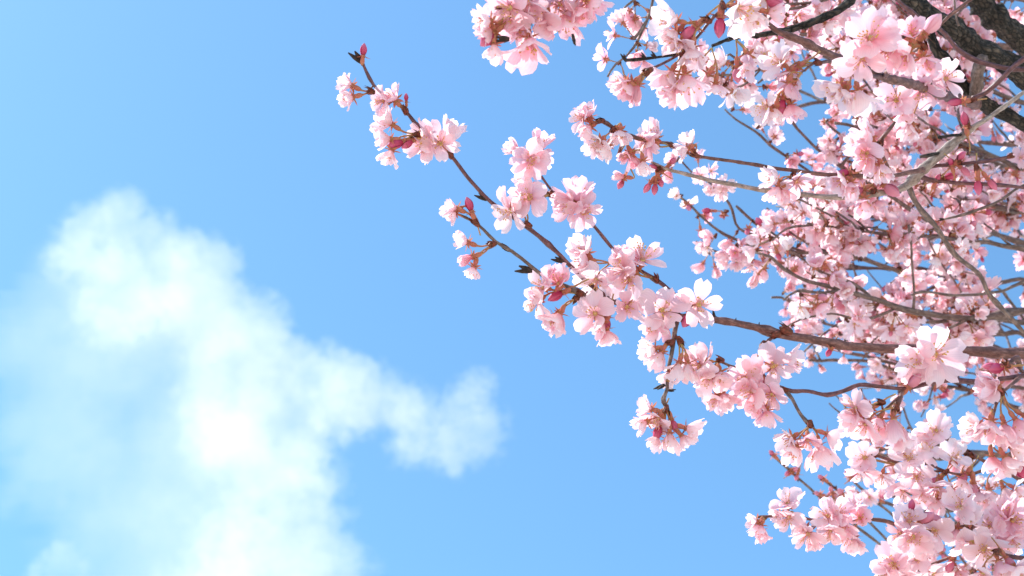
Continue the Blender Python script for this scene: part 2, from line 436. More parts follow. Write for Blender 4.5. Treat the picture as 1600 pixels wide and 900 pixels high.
class Bough:
    def __init__(s, label, base, group=None, seed=1, name='cherry_branch'):
        s.rng = random.Random(seed)
        s.o = bpy.data.objects.new(name, None); col.objects.link(s.o)
        s.o.location = base; s.o.empty_display_size = .02
        s.o['label'] = label; s.o['category'] = 'branch'
        if group: s.o['group'] = group
        s.inv = Matrix.Translation(-base)
        s.samples = []          # (point, px, py, radius)
        s.count = 0
        s.extra = []
    def mesh_child(s, name, mb, parent=None):
        me = mb.mesh(name); return link(name, me, parent or s.o)
    def wood(s, name, pts, mat, sides=8, rough=.10, step=.006, parent=None, gnarl=.0012):
        """pts: px, py, metres away, width in photo pixels"""
        P = [(at(x, y, d), w / 2 / FPX * d) for x, y, d, w in pts]
        return s.wood3(name, P, mat, sides, rough, step, parent, gnarl)
    def wood3(s, name, P, mat, sides=8, rough=.10, step=.006, parent=None, gnarl=.0012):
        C = catmull(P, step)
        sd = s.rng.uniform(0, 50)
        pts, rad = [], []
        acc = 0
        for i, (p, r) in enumerate(C):
            g = Vector((noise.noise(p * 38 + Vector((sd, 0, 0))), noise.noise(p * 38 + Vector((0, sd, 0))), noise.noise(p * 38 + Vector((0, 0, sd)))))
            q = p + g * gnarl
            pts.append(q)
            rad.append(r * (1 + .16 * max(0, noise.noise(p * 90 + Vector((sd, sd, 0))))))
            s.samples.append((q, *project(q)[:2], r))
        # leaf-scar swellings
        for k in range(int(len(pts) * step / .035) + 1):
            c = s.rng.randrange(len(pts))
            for j in range(-1, 2):
                if 0 <= c + j < len(pts): rad[c + j] *= 1 + (.22 if j == 0 else .1)
        mb = MB()
        loc = [s.inv @ p for p in pts]
        v, f, al = tube(loc, rad, sides, rough=rough, seed=sd)
        mb.add(v, f, mat, None, al)
        return s.mesh_child(name, mb, parent)
    def nearest(s, px, py):
        return min(s.samples, key=lambda q: (q[1] - px) ** 2 + (q[2] - py) ** 2)
    def node(s, px, py, toward=0.0, mat=None):
        """a flowering spur standing on the wood near px, py; returns its tip"""
        q = s.nearest(px, py)
        d = project(q[0])[2] - toward
        tip = at(px, py, d)
        v = tip - q[0]
        if v.length > .003:
            mb = MB(); r = min(q[3], .0018)
            mid = q[0].lerp(tip, .5) + axis3(0, -1, 0) * v.length * -.08
            vv, ff, al = tube([s.inv @ q[0], s.inv @ mid, s.inv @ tip], [r, r * .8, r * .95], 6, rough=.12, seed=px * .1)
            mb.add(vv, ff, mat or BARK_BROWN, None, al)
            s.mesh_child('spur', mb)
        return tip
    def scales(s, tip, axis, size=1.0, me=None):
        return link('bud_scales' if me is None else 'dry_bud', me or s.rng.choice(SCALES), s.o, s.inv @ Matrix.Translation(tip) @ frame(axis, s.rng.uniform(0, 6)) @ Matrix.Scale(size, 4))
    def blossom3(s, c, axis, L, kind, tip, tint):
        """full blossom: calyx with petals, stamens and stalk as its own pieces. c: visual centre"""
        al = KINDS[kind][0]
        o3 = c - axis * (L * .55 * math.sin(math.radians(al)))
        M = Matrix.Translation(o3) @ frame(axis, s.rng.uniform(0, 6.28))
        b = link('blossom', CALYX_MESH, s.o, s.inv @ M)
        for ps, Mp in petal_plan(s.rng, kind, L):
            me = s.rng.choice({'o': PETALS_OPEN, 'c': PETALS_CUP, 'n': PETALS_NARROW}[ps])
            p = link('petal', me, b, Mp); p.color = (min(1, max(0, tint + s.rng.uniform(-.06, .06))), 0, 0, 1)
        if kind != 'half': link('stamens', s.rng.choice(STAMENS), b, Matrix.Scale(L / .0155, 4))
        if tip is not None:
            e = o3 - axis * .0083
            t = (e - tip).length
            pts = []
            for i in range(7):
                u = i / 6
                a = tip + (tip - s.o.location) * 0 + (e - tip).normalized() * 0
                c1 = tip.lerp(e, .33); c2 = e - axis * t * .4
                pts.append((1 - u) ** 3 * tip + 3 * (1 - u) ** 2 * u * c1 + 3 * (1 - u) * u * u * c2 + u ** 3 * e)
            Mi = M.inverted()
            v, f, al_ = tube([Mi @ p for p in pts], [.0008, .0007, .0007, .0007, .0007, .0008, .001], 5, cap=False)
            mb = MB(); mb.add(v, f, STALK)
            link('stalk', mb.mesh('stalk'), b)
        s.count += 1
        return b
    def blossom(s, px, py, ax, ay, t, kind, size, tip, tint=None, front=.0):
        q = project(tip) if tip is not None else (0, 0, project(s.nearest(px, py)[0])[2])
        d = q[2] - .012 * t - front + s.rng.uniform(-.004, .004)
        axis = axis3(ax, ay, t)
        return s.blossom3(at(px, py, d), axis, size * .5 / FPX * d, kind, tip, s.rng.uniform(.15, .75) if tint is None else tint)
    def bud(s, px, py, ax, ay, t, tip=None, me=None, size=1.0, tint=.1):
        d = project(tip)[2] if tip is not None else project(s.nearest(px, py)[0])[2] - .003
        axis = axis3(ax, ay, t)
        o3 = at(px, py, d) - axis * .004
        if tip is not None and (o3 - tip).length > .004:     # stand the stalk on the spur
            axis = (axis * .6 + (o3 - tip).normalized() * .4).normalized()
        b = link('bud', me or BUD_DEEP, s.o, s.inv @ Matrix.Translation(o3) @ frame(axis, s.rng.uniform(0, 6)) @ Matrix.Scale(size, 4))
        b.color = (tint, 0, 0, 1)
        return b
    def umbel(s, tip, axis, n_, spread, L=.0155, full=True, kinds=('open', 'cup', 'bell', 'bell', 'half'), ok=None, ped=(.010, .02), droop=.25, budp=.12):
        """n_ blossoms radiating from one spur tip"""
        for i in range(n_):
            rv = Vector((s.rng.gauss(0, 1), s.rng.gauss(0, 1), s.rng.gauss(0, 1))).normalized()
            ax = (axis + rv * spread + Vector((0, 0, -droop))).normalized()
            kind = s.rng.choice(kinds)
            if s.rng.random() < budp:
                c = tip + ax * .021
                if ok and not ok(*project(c)[:2]): continue
                b = link('bud', s.rng.choice((BUD_DEEP, BUD_PINK, BUD_SMALL)), s.o, s.inv @ Matrix.Translation(c) @ frame(ax, s.rng.uniform(0, 6)))
                b.color = (s.rng.uniform(0, .5), 0, 0, 1)
                continue
            tint = min(1, max(0, s.rng.gauss(.5, .25)))
            if full:
                c = tip + ax * (s.rng.uniform(*ped) + .0085 + L * .5)
                if ok and not ok(*project(c)[:2]): continue
                fa = (ax + Vector((s.rng.gauss(0, .3), s.rng.gauss(0, .3), s.rng.gauss(0, .3)))).normalized()
                s.blossom3(c, fa, L * s.rng.uniform(.9, 1.08), kind, tip, tint)
            else:
                sc = L / .0155 * s.rng.uniform(.85, 1.1)
                c = tip + ax * .023 * sc
                if ok and not ok(*project(c + ax * .006)[:2]): continue
                M = s.inv @ Matrix.Translation(c) @ frame(ax, s.rng.uniform(0, 6.28)) @ Matrix.Scale(sc, 4)
                if s.count < 290:
                    b = link('blossom', s.rng.choice(BACK), s.o, M); b.color = (tint, 0, 0, 1); s.count += 1
                else: s.extra.append((s.rng.randrange(len(FARMB)), M, tint))
    def along(s, P0, P1, gap, n_, L=.0155, full=False, ok=None, droop=.3, spread=.75, start=0, budp=.1, mat=None, kinds=('open', 'cup', 'bell', 'open', 'half')):
        """umbels on short spurs along the samples from index P0 to P1"""
        acc = s.rng.uniform(0, gap)
        prev = None
        for i in range(P0, P1):
            p = s.samples[i][0]
            if prev is not None: acc += (p - prev).length
            prev = p
            if acc < gap: continue
            acc = s.rng.uniform(-.25, .25) * gap
            t = (s.samples[min(i + 1, P1 - 1)][0] - s.samples[max(i - 1, P0)][0]).normalized()
            rv = Vector((s.rng.gauss(0, 1), s.rng.gauss(0, 1), s.rng.gauss(0, 1)))
            side = (rv - t * rv.dot(t)).normalized()
            tip = p + side * (s.samples[i][3] + s.rng.uniform(.001, .006))
            if ok and not ok(*project(tip)[:2]): continue
            s.scales(tip, side, s.rng.uniform(.7, 1.0))
            s.umbel(tip, side, s.rng.randint(*n_), spread, L, full, ok=ok, droop=droop, budp=budp, kinds=kinds)
    def finish(s):
        if not s.extra: return
        V, F, MI, UV, T = [], [], [], [], []
        for k, M, tint in s.extra:
            src = FARMB[k]; o = len(V)
            V += [tuple(M @ Vector(v)) for v in src.v]
            F += [tuple(i + o for i in f) for f in src.f]; MI += [FARMATS.index(src.mats[m]) for m in src.m]; UV += src.uv; T += [tint] * len(src.v)
        me = bpy.data.meshes.new('blossom_mass'); me.from_pydata(V, [], F)
        for m in FARMATS: me.materials.append(m)
        me.polygons.foreach_set('material_index', MI); me.polygons.foreach_set('use_smooth', [True] * len(F))
        uvl = me.uv_layers.new(name='petal')
        uvl.data.foreach_set('uv', [c for lp in me.loops for c in UV[lp.vertex_index]])
        at_ = me.attributes.new('tint', 'FLOAT', 'POINT'); at_.data.foreach_set('value', T)
        o = link('blossom_mass', me, s.o); o['kind'] = 'stuff'; o.color = (0, 0, 0, 1)
FARMATS = [PETAL, CALYX, STALK]
# ================================================================ the boughs, traced from the photograph with their own distances
O, C_, B, H, F_ = 'open', 'cup', 'bell', 'half', 'flat'
def sprays(bo, nodes, k=.98):
    """nodes: (px, py, toward, scale dir, [blossoms (px,py,ax,ay,t,kind,size,tint)], [buds (px,py,ax,ay,t,mesh,size)])"""
    for (nx, ny, tw, sd, bl, bu) in nodes:
        tip = bo.node(nx, ny, tw)
        if sd is not None: bo.scales(tip - axis3(*sd, .2) * .002, axis3(*sd, .2))
        for b in bl: bo.blossom(*b[:5], 'skirt' if b[5] == O and b[3] <= -.75 else b[5], b[6] * k * (1.08 if b[5] == O and b[3] <= -.75 else 1), tip, b[7] if len(b) > 7 else None, front=.0)
        for b in bu: bo.bud(*b[:5], tip, *(b[5:] if len(b) > 5 else ()))

# ---- long bough that reaches out into the open sky
A = Bough('long slender bough reaching furthest into open sky, bare dark bud at its tip', at(1640, 556, 1.15), None, 3)
A.wood('stem', [(1660, 557, 1.16, 18.4), (1600, 552, 1.15, 17.5), (1500, 548, 1.14, 15.6), (1410, 545, 1.13, 15.6), (1350, 543, 1.13, 14.3), (1300, 536, 1.125, 13.8), (1220, 522, 1.12, 12.9), (1170, 509, 1.115, 11.5), (1117, 500, 1.11, 10.6), (1062, 497, 1.105, 9.7), (1007, 482, 1.10, 8.3), (950, 470, 1.10, 7.4), (915, 458, 1.10, 6.4)], BARK_BROWN, 14, .12, .004)
A.wood('shoot', [(990, 482, 1.105, 8), (955, 468, 1.105, 7.5), (925, 446, 1.105, 7.2), (890, 414, 1.10, 6.8), (850, 376, 1.10, 6.6), (820, 352, 1.10, 6.4), (790, 333, 1.10, 6), (766, 316, 1.10, 6), (735, 282, 1.095, 6), (706, 245, 1.09, 6), (675, 215, 1.085, 5), (648, 192, 1.08, 5), (634, 173, 1.08, 4.6), (600, 148, 1.075, 4), (585, 133, 1.07, 3.8), (573, 112, 1.07, 4.2), (567, 97, 1.07, 5)], BARK_RED, 12, .1, .004)
A.wood('twig', [(915, 463, 1.095, 8), (900, 455, 1.09, 7.5), (872, 442, 1.09, 6), (845, 429, 1.09, 5.6), (815, 404, 1.085, 5.6), (800, 392, 1.085, 5.6), (775, 377, 1.08, 5), (746, 350, 1.08, 4.6), (728, 340, 1.08, 4), (714, 334, 1.08, 3.4)], BARK_GREY, 10, .14)
A.wood('twig', [(1125, 500, 1.11, 7), (1095, 486, 1.11, 6.5), (1062, 466, 1.11, 6.2), (1025, 437, 1.11, 6), (995, 419, 1.11, 5.6), (960, 390, 1.11, 5), (921, 346, 1.105, 4.8), (895, 325, 1.105, 4.4), (866, 301, 1.10, 4), (846, 276, 1.10, 3.6), (832, 258, 1.10, 3)], BARK_RED, 10, .08)
A.wood('twig', [(1060, 499, 1.10, 8.5), (1056, 512, 1.095, 7.5), (1052, 540, 1.09, 6.6), (1046, 568, 1.085, 6), (1042, 590, 1.085, 5), (1042, 607, 1.08, 5), (1036, 622, 1.08, 5), (1039, 633, 1.08, 5.5), (1043, 641, 1.08, 6)], BARK_GREY, 10, .14)
A.wood('twig', [(1213, 522, 1.12, 6), (1197, 535, 1.11, 5), (1190, 548, 1.105, 4)], BARK_BROWN, 8, .12)
A.wood('twig', [(1180, 580, 1.10, 3), (1160, 577, 1.10, 3.4), (1140, 571, 1.10, 4), (1122, 563, 1.10, 4)], BARK_GREY, 8, .12)
sprays(A, [
 (578, 143, .0, (-.8, .1), [(541, 130, -.85, .35, .45, C_, 44, .5), (543, 153, -.85, -.25, .45, C_, 42, .5)], []),
 (634, 172, .004, (-.1, .9), [(596, 157, -.75, -.2, .6, O, 46, .3), (613, 149, -.35, .5, .65, C_, 46, .25)], [(634, 150, -.1, 1, .1, BUD_DEEP, .55, 0)]),
 (650, 210, .006, (-.8, .2), [(603, 188, -.7, .45, .3, C_, 54, .6), (598, 217, -.9, .0, .3, B, 46, .55), (608, 246, -.3, -.85, .3, B, 46, .6)], [(622, 222, -.8, -.1, .3, BUD_PINK, 1.05, 0), (637, 222, -.7, -.2, .2, BUD_DEEP, .9, 0)]),
 (704, 241, .004, (-.3, .8), [(662, 218, -.5, .1, .8, O, 62, .35), (688, 224, .0, .0, 1, O, 60, .4), (705, 203, .45, .7, .35, C_, 62, .55), (668, 232, -.6, -.4, .5, O, 52, .5)], []),
 (743, 347, .004, (-.5, .6), [(705, 324, -.8, .25, .35, C_, 42, .5), (706, 336, -.6, -.5, .4, C_, 34, .5)], [(734, 322, -.35, .95, .1, BUD_DEEP, 1.0, 0)]),
 (768, 382, .004, (-.8, -.2), [(722, 376, -.9, .3, .3, C_, 42, .5), (727, 405, -.85, -.3, .3, H, 40, .05), (738, 425, -.3, -.9, .3, C_, 38, .45)], []),
 (838, 268, .0, None, [(801, 231, -.75, .45, .25, B, 44, .55), (845, 222, .35, .75, .5, C_, 54, .15), (829, 250, -.1, -.1, 1, O, 58, .3), (845, 248, .5, -.3, .6, O, 40, .4)], []),
 (863, 303, .002, (-.7, .0), [(818, 283, -.55, .6, .35, C_, 54, .5), (826, 309, -.35, .1, .85, O, 62, .4)], []),
 (824, 351, .006, (-.6, .3), [(795, 330, -.65, -.3, .55, O, 62, .6), (806, 320, -.5, .4, .5, C_, 52, .4)], []),
 (921, 347, .008, (-.3, .7), [(880, 315, -.7, -.1, .35, B, 60, .3), (906, 302, .05, .85, .3, C_, 66, .15), (890, 325, -.5, .1, .5, O, 50, .3), (913, 330, .25, -.1, .95, O, 56, .25)], []),
 (954, 411, .004, None, [(912, 386, -.45, .65, .45, C_, 60, .75), (908, 408, -.8, -.05, .45, C_, 58, .5), (930, 440, -.3, -.55, .65, O, 66, .75), (968, 398, -.1, .6, .3, B, 42, .4)], []),
 (1024, 436, .006, (-.3, .4), [(1005, 402, .15, .75, .55, O, 74, .45), (985, 408, -.4, .55, .5, C_, 56, .2), (970, 420, -.6, .2, .6, O, 60, .35), (982, 438, -.3, -.3, .8, O, 66, .6)], []),
 (905, 458, .004, (-.6, .3), [(870, 436, -.2, .55, .7, C_, 56, .05), (845, 448, -.75, .2, .5, O, 56, .45), (838, 474, -.6, -.5, .4, O, 54, .6)], [(874, 463, -.65, -.7, .2, BUD_DEEP, 1.15, 0)]),
 (901, 466, .002, (-.4, -.6), [(868, 503, -.45, -.8, .3, O, 62, .45), (858, 500, -.7, -.6, .1, C_, 46, .5)], []),
 (950, 474, .006, (-.2, -.5), [(928, 490, -.45, .1, .8, O, 60, .4), (935, 512, -.6, -.6, .3, B, 46, .5), (950, 528, .15, -.9, .2, B, 46, .4)], [(946, 505, -.35, -.85, .2, BUD_PINK, 1.0, .05)]),
 (1004, 478, .008, (-.4, .4), [(980, 480, .0, -.1, 1, O, 50, .2)], []),
 (1058, 492, .010, (-.4, .1), [(1036, 484, -.1, .15, .9, O, 70, .4), (1030, 512, -.35, -.8, .4, C_, 62, .05), (1020, 508, -.6, -.6, .5, O, 48, .6)], []),
 (1078, 496, .012, None, [(1092, 476, .15, .1, .98, F_, 68, .35)], [(1074, 499, -.5, -.8, .4, BUD_PINK, 1.0, .05)]),
 (1047, 536, .004, (-.6, -.3), [(1014, 546, -.85, -.1, .3, C_, 48, .8), (1028, 562, -.45, -.8, .3, B, 52, .6)], []),
 (1062, 533, .004, (.3, -.8), [(1056, 580, -.35, -.9, .2, O, 54, .75), (1076, 582, .1, -.9, .3, B, 56, .65), (1044, 590, -.5, -.7, .3, C_, 42, .8)], []),
 (1124, 562, .006, (-.8, .2), [(1098, 556, -.45, .55, .5, C_, 58, .5), (1090, 572, -.7, -.1, .6, O, 54, .5), (1108, 592, -.35, -.5, .7, O, 56, .55), (1127, 590, .1, -.7, .6, C_, 50, .6)], []),
 (1132, 606, .0, None, [(1118, 622, -.5, -.6, .4, O, 52, .4), (1135, 626, .4, -.8, .4, B, 50, .5)], []),
 (1193, 540, .006, (-.2, -.8), [(1208, 572, .0, -.1, .95, F_, 60, .35), (1178, 580, -.5, -.2, .7, O, 54, .3), (1238, 562, .75, .05, .45, C_, 60, .5), (1162, 592, -.3, -.1, .9, O, 48, .4)], []),
 (1224, 609, .002, (-.8, .1), [(1172, 612, -.6, -.2, .6, O, 56, .25), (1180, 635, -.4, -.7, .4, C_, 56, .15), (1197, 652, -.1, -.85, .45, C_, 54, .2), (1205, 618, -.3, -.4, .7, O, 50, .25)], [(1191, 601, -.3, -.5, .6, BUD_PINK, 1.0, .2)]),
 (1041, 640, .002, (-.1, -.8), [(1010, 637, -.85, .25, .3, C_, 40, .55), (1002, 663, -.85, -.35, .35, C_, 46, .6), (1027, 656, -.4, -.7, .5, O, 48, .4), (1046, 690, -.05, -.9, .35, O, 52, .55), (1022, 690, -.5, -.8, .3, B, 42, .6), (1082, 672, .85, -.25, .3, C_, 52, .65), (1072, 690, .6, -.75, .3, B, 44, .5)], [(1029, 672, -.3, -.9, .3, BUD_DEEP, 1.1, 0), (1052, 664, .2, -.9, .3, BUD_DEEP, .9, .1)]),
 (1460, 590, .012, (-.4, .6), [(1462, 553, .15, .25, .92, F_, 84, .5), (1432, 562, -.5, -.1, .7, O, 68, .6), (1432, 585, -.2, -.8, .45, C_, 62, .8)], []),
], 1.07)
A.scales(at(1232, 518, 1.10), axis3(-.9, .35, .1), 1.5); A.scales(at(1215, 523, 1.10), axis3(-.95, -.1, .1), 1.2)
for x, y, ax, ay, sz in ((562, 97, -.75, .55, 1.25), (757, 313, -.8, .3, 1.0), (876, 410, -.9, .2, 1.0), (825, 426, -.95, .0, 1.3), (795, 390, -.6, .5, .9), (742, 330, -.2, .8, .5), (1116, 497, -.2, .9, .8), (1185, 512, .1, .9, .5), (1150, 503, .1, .9, .4), (1300, 536, .1, .9, .5), (1320, 537, .1, .9, .5), (1033, 603, -.8, -.3, .9), (1046, 611, .9, .1, .6)):
    q = A.nearest(x, y); A.scales(q[0].lerp(at(x, y, project(q[0])[2]), .6), axis3(ax, ay, .1), sz, DRYBUD)
A.bud(568, 79, .1, 1, 0, None, BUD_TIP, .85, 0)
A.bud(1294, 553, -.5, -.8, .2, None, BUD_SMALL, .9, 0)

# ---- spray hanging from above, against open sky
T = Bough('hanging spray of big pink blossoms coming down from above, clear of other branches', at(835, -60, .97), None, 5)
T.wood('stem', [(850, -80, .98, 8), (836, -30, .97, 7), (829, 5, .965, 5), (826, 30, .96, 5)], BARK_BROWN, 8, .12)
T.wood('twig', [(836, -30, .97, 6), (870, -12, .97, 5), (895, -4, .97, 4)], BARK_BROWN, 8, .12)
T.wood('twig', [(836, -30, .97, 6), (800, -16, .96, 5), (785, 2, .955, 4), (779, 14, .955, 4)], BARK_BROWN, 8, .12)
sprays(T, [
 (824, 34, .004, (0, -.9), [(828, 78, .05, -.9, .35, O, 84, .2), (800, 42, -.5, -.7, .3, B, 66, .25), (815, 52, .0, -.7, .5, C_, 56, .5)], []),
 (782, 14, .004, (-.5, -.6), [(755, 33, -.85, -.1, .4, C_, 58, .6), (757, 52, -.75, -.5, .3, B, 50, .4), (771, 82, -.1, -.95, .2, B, 50, .6), (795, 14, -.2, -.5, .7, O, 70, .2)], [(763, 56, -.85, -.35, .2, BUD_PINK, 1.05, .05)]),
 (852, -2, .004, (0, -.9), [(842, 22, -.4, -.6, .6, O, 66, .5), (850, 44, -.2, -.9, .2, B, 62, .35), (825, 5, -.5, -.3, .7, O, 66, .4)], []),
 (886, -6, .004, (0, -.9), [(882, 40, .0, -.92, .25, O, 76, .25), (905, 24, .5, -.8, .3, B, 62, .25), (928, 10, .7, -.6, .3, C_, 60, .25), (915, -2, .5, -.4, .5, O, 66, .3), (872, 8, -.2, -.6, .6, O, 60, .3), (780, -8, -.6, .2, .5, O, 56, .3)], []),
], 1.07)
T.scales(at(793, 62, .95), axis3(-.9, -.2, .2), 1.1, DRYBUD); T.scales(at(895, 55, .95), axis3(.2, -.9, .2), .8, DRYBUD)

# ---- red-stemmed spray, upper middle
S = Bough('red-stemmed spray with large drooping white and pink blossoms over a thin black twig', at(1190, -50, 1.02), None, 6)
S.wood('stem', [(1195, -60, 1.03, 7), (1160, -18, 1.02, 6), (1140, 4, 1.01, 5.5), (1115, 25, 1.0, 5.5), (1098, 48, 1.0, 4.6), (1070, 78, .995, 4.2), (1045, 94, .99, 4.2), (1020, 107, .985, 4.4), (1004, 118, .985, 5)], BARK_RED, 9, .08)
S.wood('twig', [(1062, 84, .998, 4), (1040, 88, 1.0, 4), (1010, 92, 1.0, 4), (976, 94, 1.0, 5)], BARK_DARK, 7, .25)
sprays(S, [
 (1012, 112, .004, (-.7, -.5), [(978, 136, -.75, -.55, .35, C_, 60, .15), (990, 148, -.35, -.9, .2, H, 58, .1), (967, 128, -.9, .1, .3, C_, 46, .6)], []),
 (1068, 86, .004, (0, -.9), [(1042, 124, -.45, -.75, .3, B, 64, .5), (1072, 135, .05, -.92, .35, O, 80, .35), (1046, 148, -.4, -.85, .2, B, 54, .4)], []),
 (1104, 32, .006, (-.5, .1), [(1044, 30, -.8, .1, .3, C_, 72, .85), (1045, 60, -.65, -.6, .3, B, 70, .85), (1082, 88, -.1, -.95, .2, B, 58, .75), (1062, 70, -.5, -.7, .4, O, 52, .6)], [(1080, 50, -.6, -.75, .2, BUD_PINK, 1.2, .1)]),
 (1130, 10, .006, (.2, -.8), [(1160, 14, .55, -.35, .5, O, 92, .9), (1176, 32, .4, -.85, .2, B, 76, .9), (1215, 20, .9, -.2, .3, B, 56, .5)], [(1126, 36, .0, -1, .2, BUD_DEEP, 1.3, 0), (1203, 4, .4, -.6, .5, BUD_PINK, 1.2, .1)]),
], 1.07)
for x, y in ((976, 94), (1006, 88), (1025, 90)): S.scales(S.nearest(x, y)[0], axis3(-.5, .7, .1), .6, DRYBUD)

# ---- rough twig and the big cluster right of it
D = Bough('gnarled dark twig with rough flaking bark running up past white petals', at(1400, -70, 1.12), None, 8)
D.wood('stem', [(1400, -70, 1.13, 15), (1340, -12, 1.1, 13), (1325, 4, 1.09, 12), (1306, 17, 1.085, 11.5), (1275, 34, 1.08, 11.5), (1250, 42, 1.08, 10), (1225, 47, 1.08, 9), (1187, 54, 1.075, 8), (1160, 58, 1.07, 6.5), (1137, 62, 1.07, 6), (1112, 72, 1.065, 4)], BARK_DARK, 12, .5, .003)
D.umbel(D.node(1112, 75), axis3(-.3, -.7, .3), 3, .7, .0125)
D.umbel(D.node(1150, 62), axis3(0, -.9, .2), 3, .7, .0125)

E = Bough('brown branch carrying the largest cluster of pink blossoms below the dark limb', at(1524, 160, 1.45), None, 9)
E.wood('stem', [(1524, 160, 1.455, 18), (1500, 156, 1.40, 15), (1470, 146, 1.30, 14), (1419, 130, 1.2, 13), (1381, 121, 1.17, 13), (1340, 104, 1.13, 13), (1300, 87, 1.1, 12), (1262, 68, 1.08, 12), (1219, 51, 1.07, 9), (1190, 30, 1.07, 6), (1160, 20, 1.07, 4)], BARK_BROWN, 12, .16, .004)
E.wood('twig', [(1340, 104, 1.13, 6), (1315, 96, 1.09, 5), (1290, 98, 1.06, 5), (1270, 98, 1.04, 4.5), (1256, 110, 1.03, 4)], BARK_BROWN, 8, .12)
E.wood('twig', [(1381, 121, 1.17, 7), (1405, 100, 1.08, 6), (1430, 80, 1.0, 5), (1443, 72, .99, 5)], BARK_BROWN, 8, .12)
E.wood('twig', [(1381, 121, 1.17, 6), (1350, 118, 1.09, 5), (1338, 108, 1.04, 5), (1333, 102, 1.02, 4)], BARK_BROWN, 8, .12)
sprays(E, [
 (1276, 98, .004, (-.8, .1), [(1216, 96, -.75, .3, .5, O, 58, .75), (1232, 122, -.3, -.7, .5, C_, 60, .4)], [(1240, 112, -.6, -.7, .2, BUD_PINK, 1.1, .15)]),
 (1252, 114, .004, None, [(1232, 142, -.2, -.9, .3, C_, 66, .3), (1195, 168, -.85, -.15, .45, O, 62, .75), (1237, 174, .15, -.9, .4, C_, 60, .15), (1210, 180, -.2, -.9, .2, B, 46, .8)], [(1224, 164, .0, -1, .2, BUD_DEEP, 1.1, 0)]),
 (1328, 112, .02, (-.5, -.4), [(1300, 140, -.75, -.35, .35, B, 76, .85), (1344, 158, .1, -.9, .3, B, 78, .8), (1318, 150, -.4, -.8, .3, C_, 56, .8)], []),
 (1443, 72, .012, (-.5, .5), [(1360, 58, -.2, .15, .95, O, 92, .3), (1345, 92, -.5, -.35, .7, O, 76, .35), (1424, 48, -.2, .4, .8, C_, 62, .0), (1410, 92, -.4, -.6, .5, B, 76, .35), (1445, 100, .1, -.8, .5, C_, 66, .1), (1385, 78, -.3, -.2, .8, O, 64, .3)], [(1454, 46, .5, .3, .5, BUD_PINK, 1.35, .95)]),
 (1460, 120, .012, (.2, .3), [(1478, 122, .1, .25, .95, O, 66, .35), (1400, 156, -.4, .0, .9, O, 72, .3), (1440, 142, -.2, -.6, .6, O, 66, .2), (1416, 182, -.1, -.85, .3, B, 62, .5), (1420, 205, -.3, -.8, .3, B, 52, .75), (1442, 118, .0, .2, .9, C_, 60, .2)], []),
])

# ---- thick old limbs, upper right corner
LM = Bough('thick old dark limb with cracked bark and a smooth purple shoot beside it', at(1640, 150, 1.45), None, 10)
LM.wood('stem', [(1700, 190, 1.500, 34.4), (1600, 118, 1.450, 32.8), (1540, 82, 1.420, 30.3), (1484, 44, 1.400, 27.9), (1440, 14, 1.380, 26.2), (1390, -25, 1.350, 24.6), (1330, -70, 1.330, 23.0)], BARK_DARK, 44, .22, .0035, gnarl=.003)
LM.wood('fork', [(1700, 240, 1.510, 21.3), (1581, 186, 1.480, 20.5), (1544, 168, 1.470, 20.5), (1510, 142, 1.450, 19.7), (1490, 108, 1.440, 16.4), (1466, 76, 1.430, 14.8), (1448, 40, 1.420, 12.3), (1430, -30, 1.420, 11.5)], BARK_DARK, 30, .22, .004, gnarl=.003)
LM.wood('fork', [(1534, 92, 1.400, 18.0), (1528, 112, 1.420, 18.0), (1524, 138, 1.440, 18.0), (1522, 155, 1.450, 18.0)], BARK_GREY, 24, .2, .004)
LM.wood('shoot', [(1640, 112, 1.310, 7.4), (1600, 109, 1.310, 7.4), (1569, 106, 1.310, 7.0), (1531, 97, 1.310, 7.0), (1497, 78, 1.310, 6.6), (1469, 45, 1.310, 6.6), (1440, 30, 1.310, 5.7), (1406, 3, 1.310, 5.3), (1380, -30, 1.310, 4.9)], BARK_RED, 10, .06)
LM.wood('twig', [(1466, 42, 1.250, 4.1), (1483, 25, 1.250, 4.9), (1500, 12, 1.250, 5.7), (1530, -12, 1.250, 5.7)], BARK_BROWN, 8, .2)
LM.wood('twig', [(1498, 40, 1.290, 3.3), (1493, 26, 1.290, 3.3), (1491, -5, 1.290, 2.5)], BARK_GREY, 7, .2)
L2 = Bough('second old dark limb cutting off the upper right corner', at(1660, 120, 1.65), None, 11)
L2.wood('stem', [(1720, 175, 1.700, 36.1), (1612, 78, 1.650, 34.4), (1570, 40, 1.620, 31.2), (1534, 6, 1.600, 29.5), (1480, -45, 1.570, 27.9)], BARK_DARK, 44, .22, .0035, gnarl=.003)

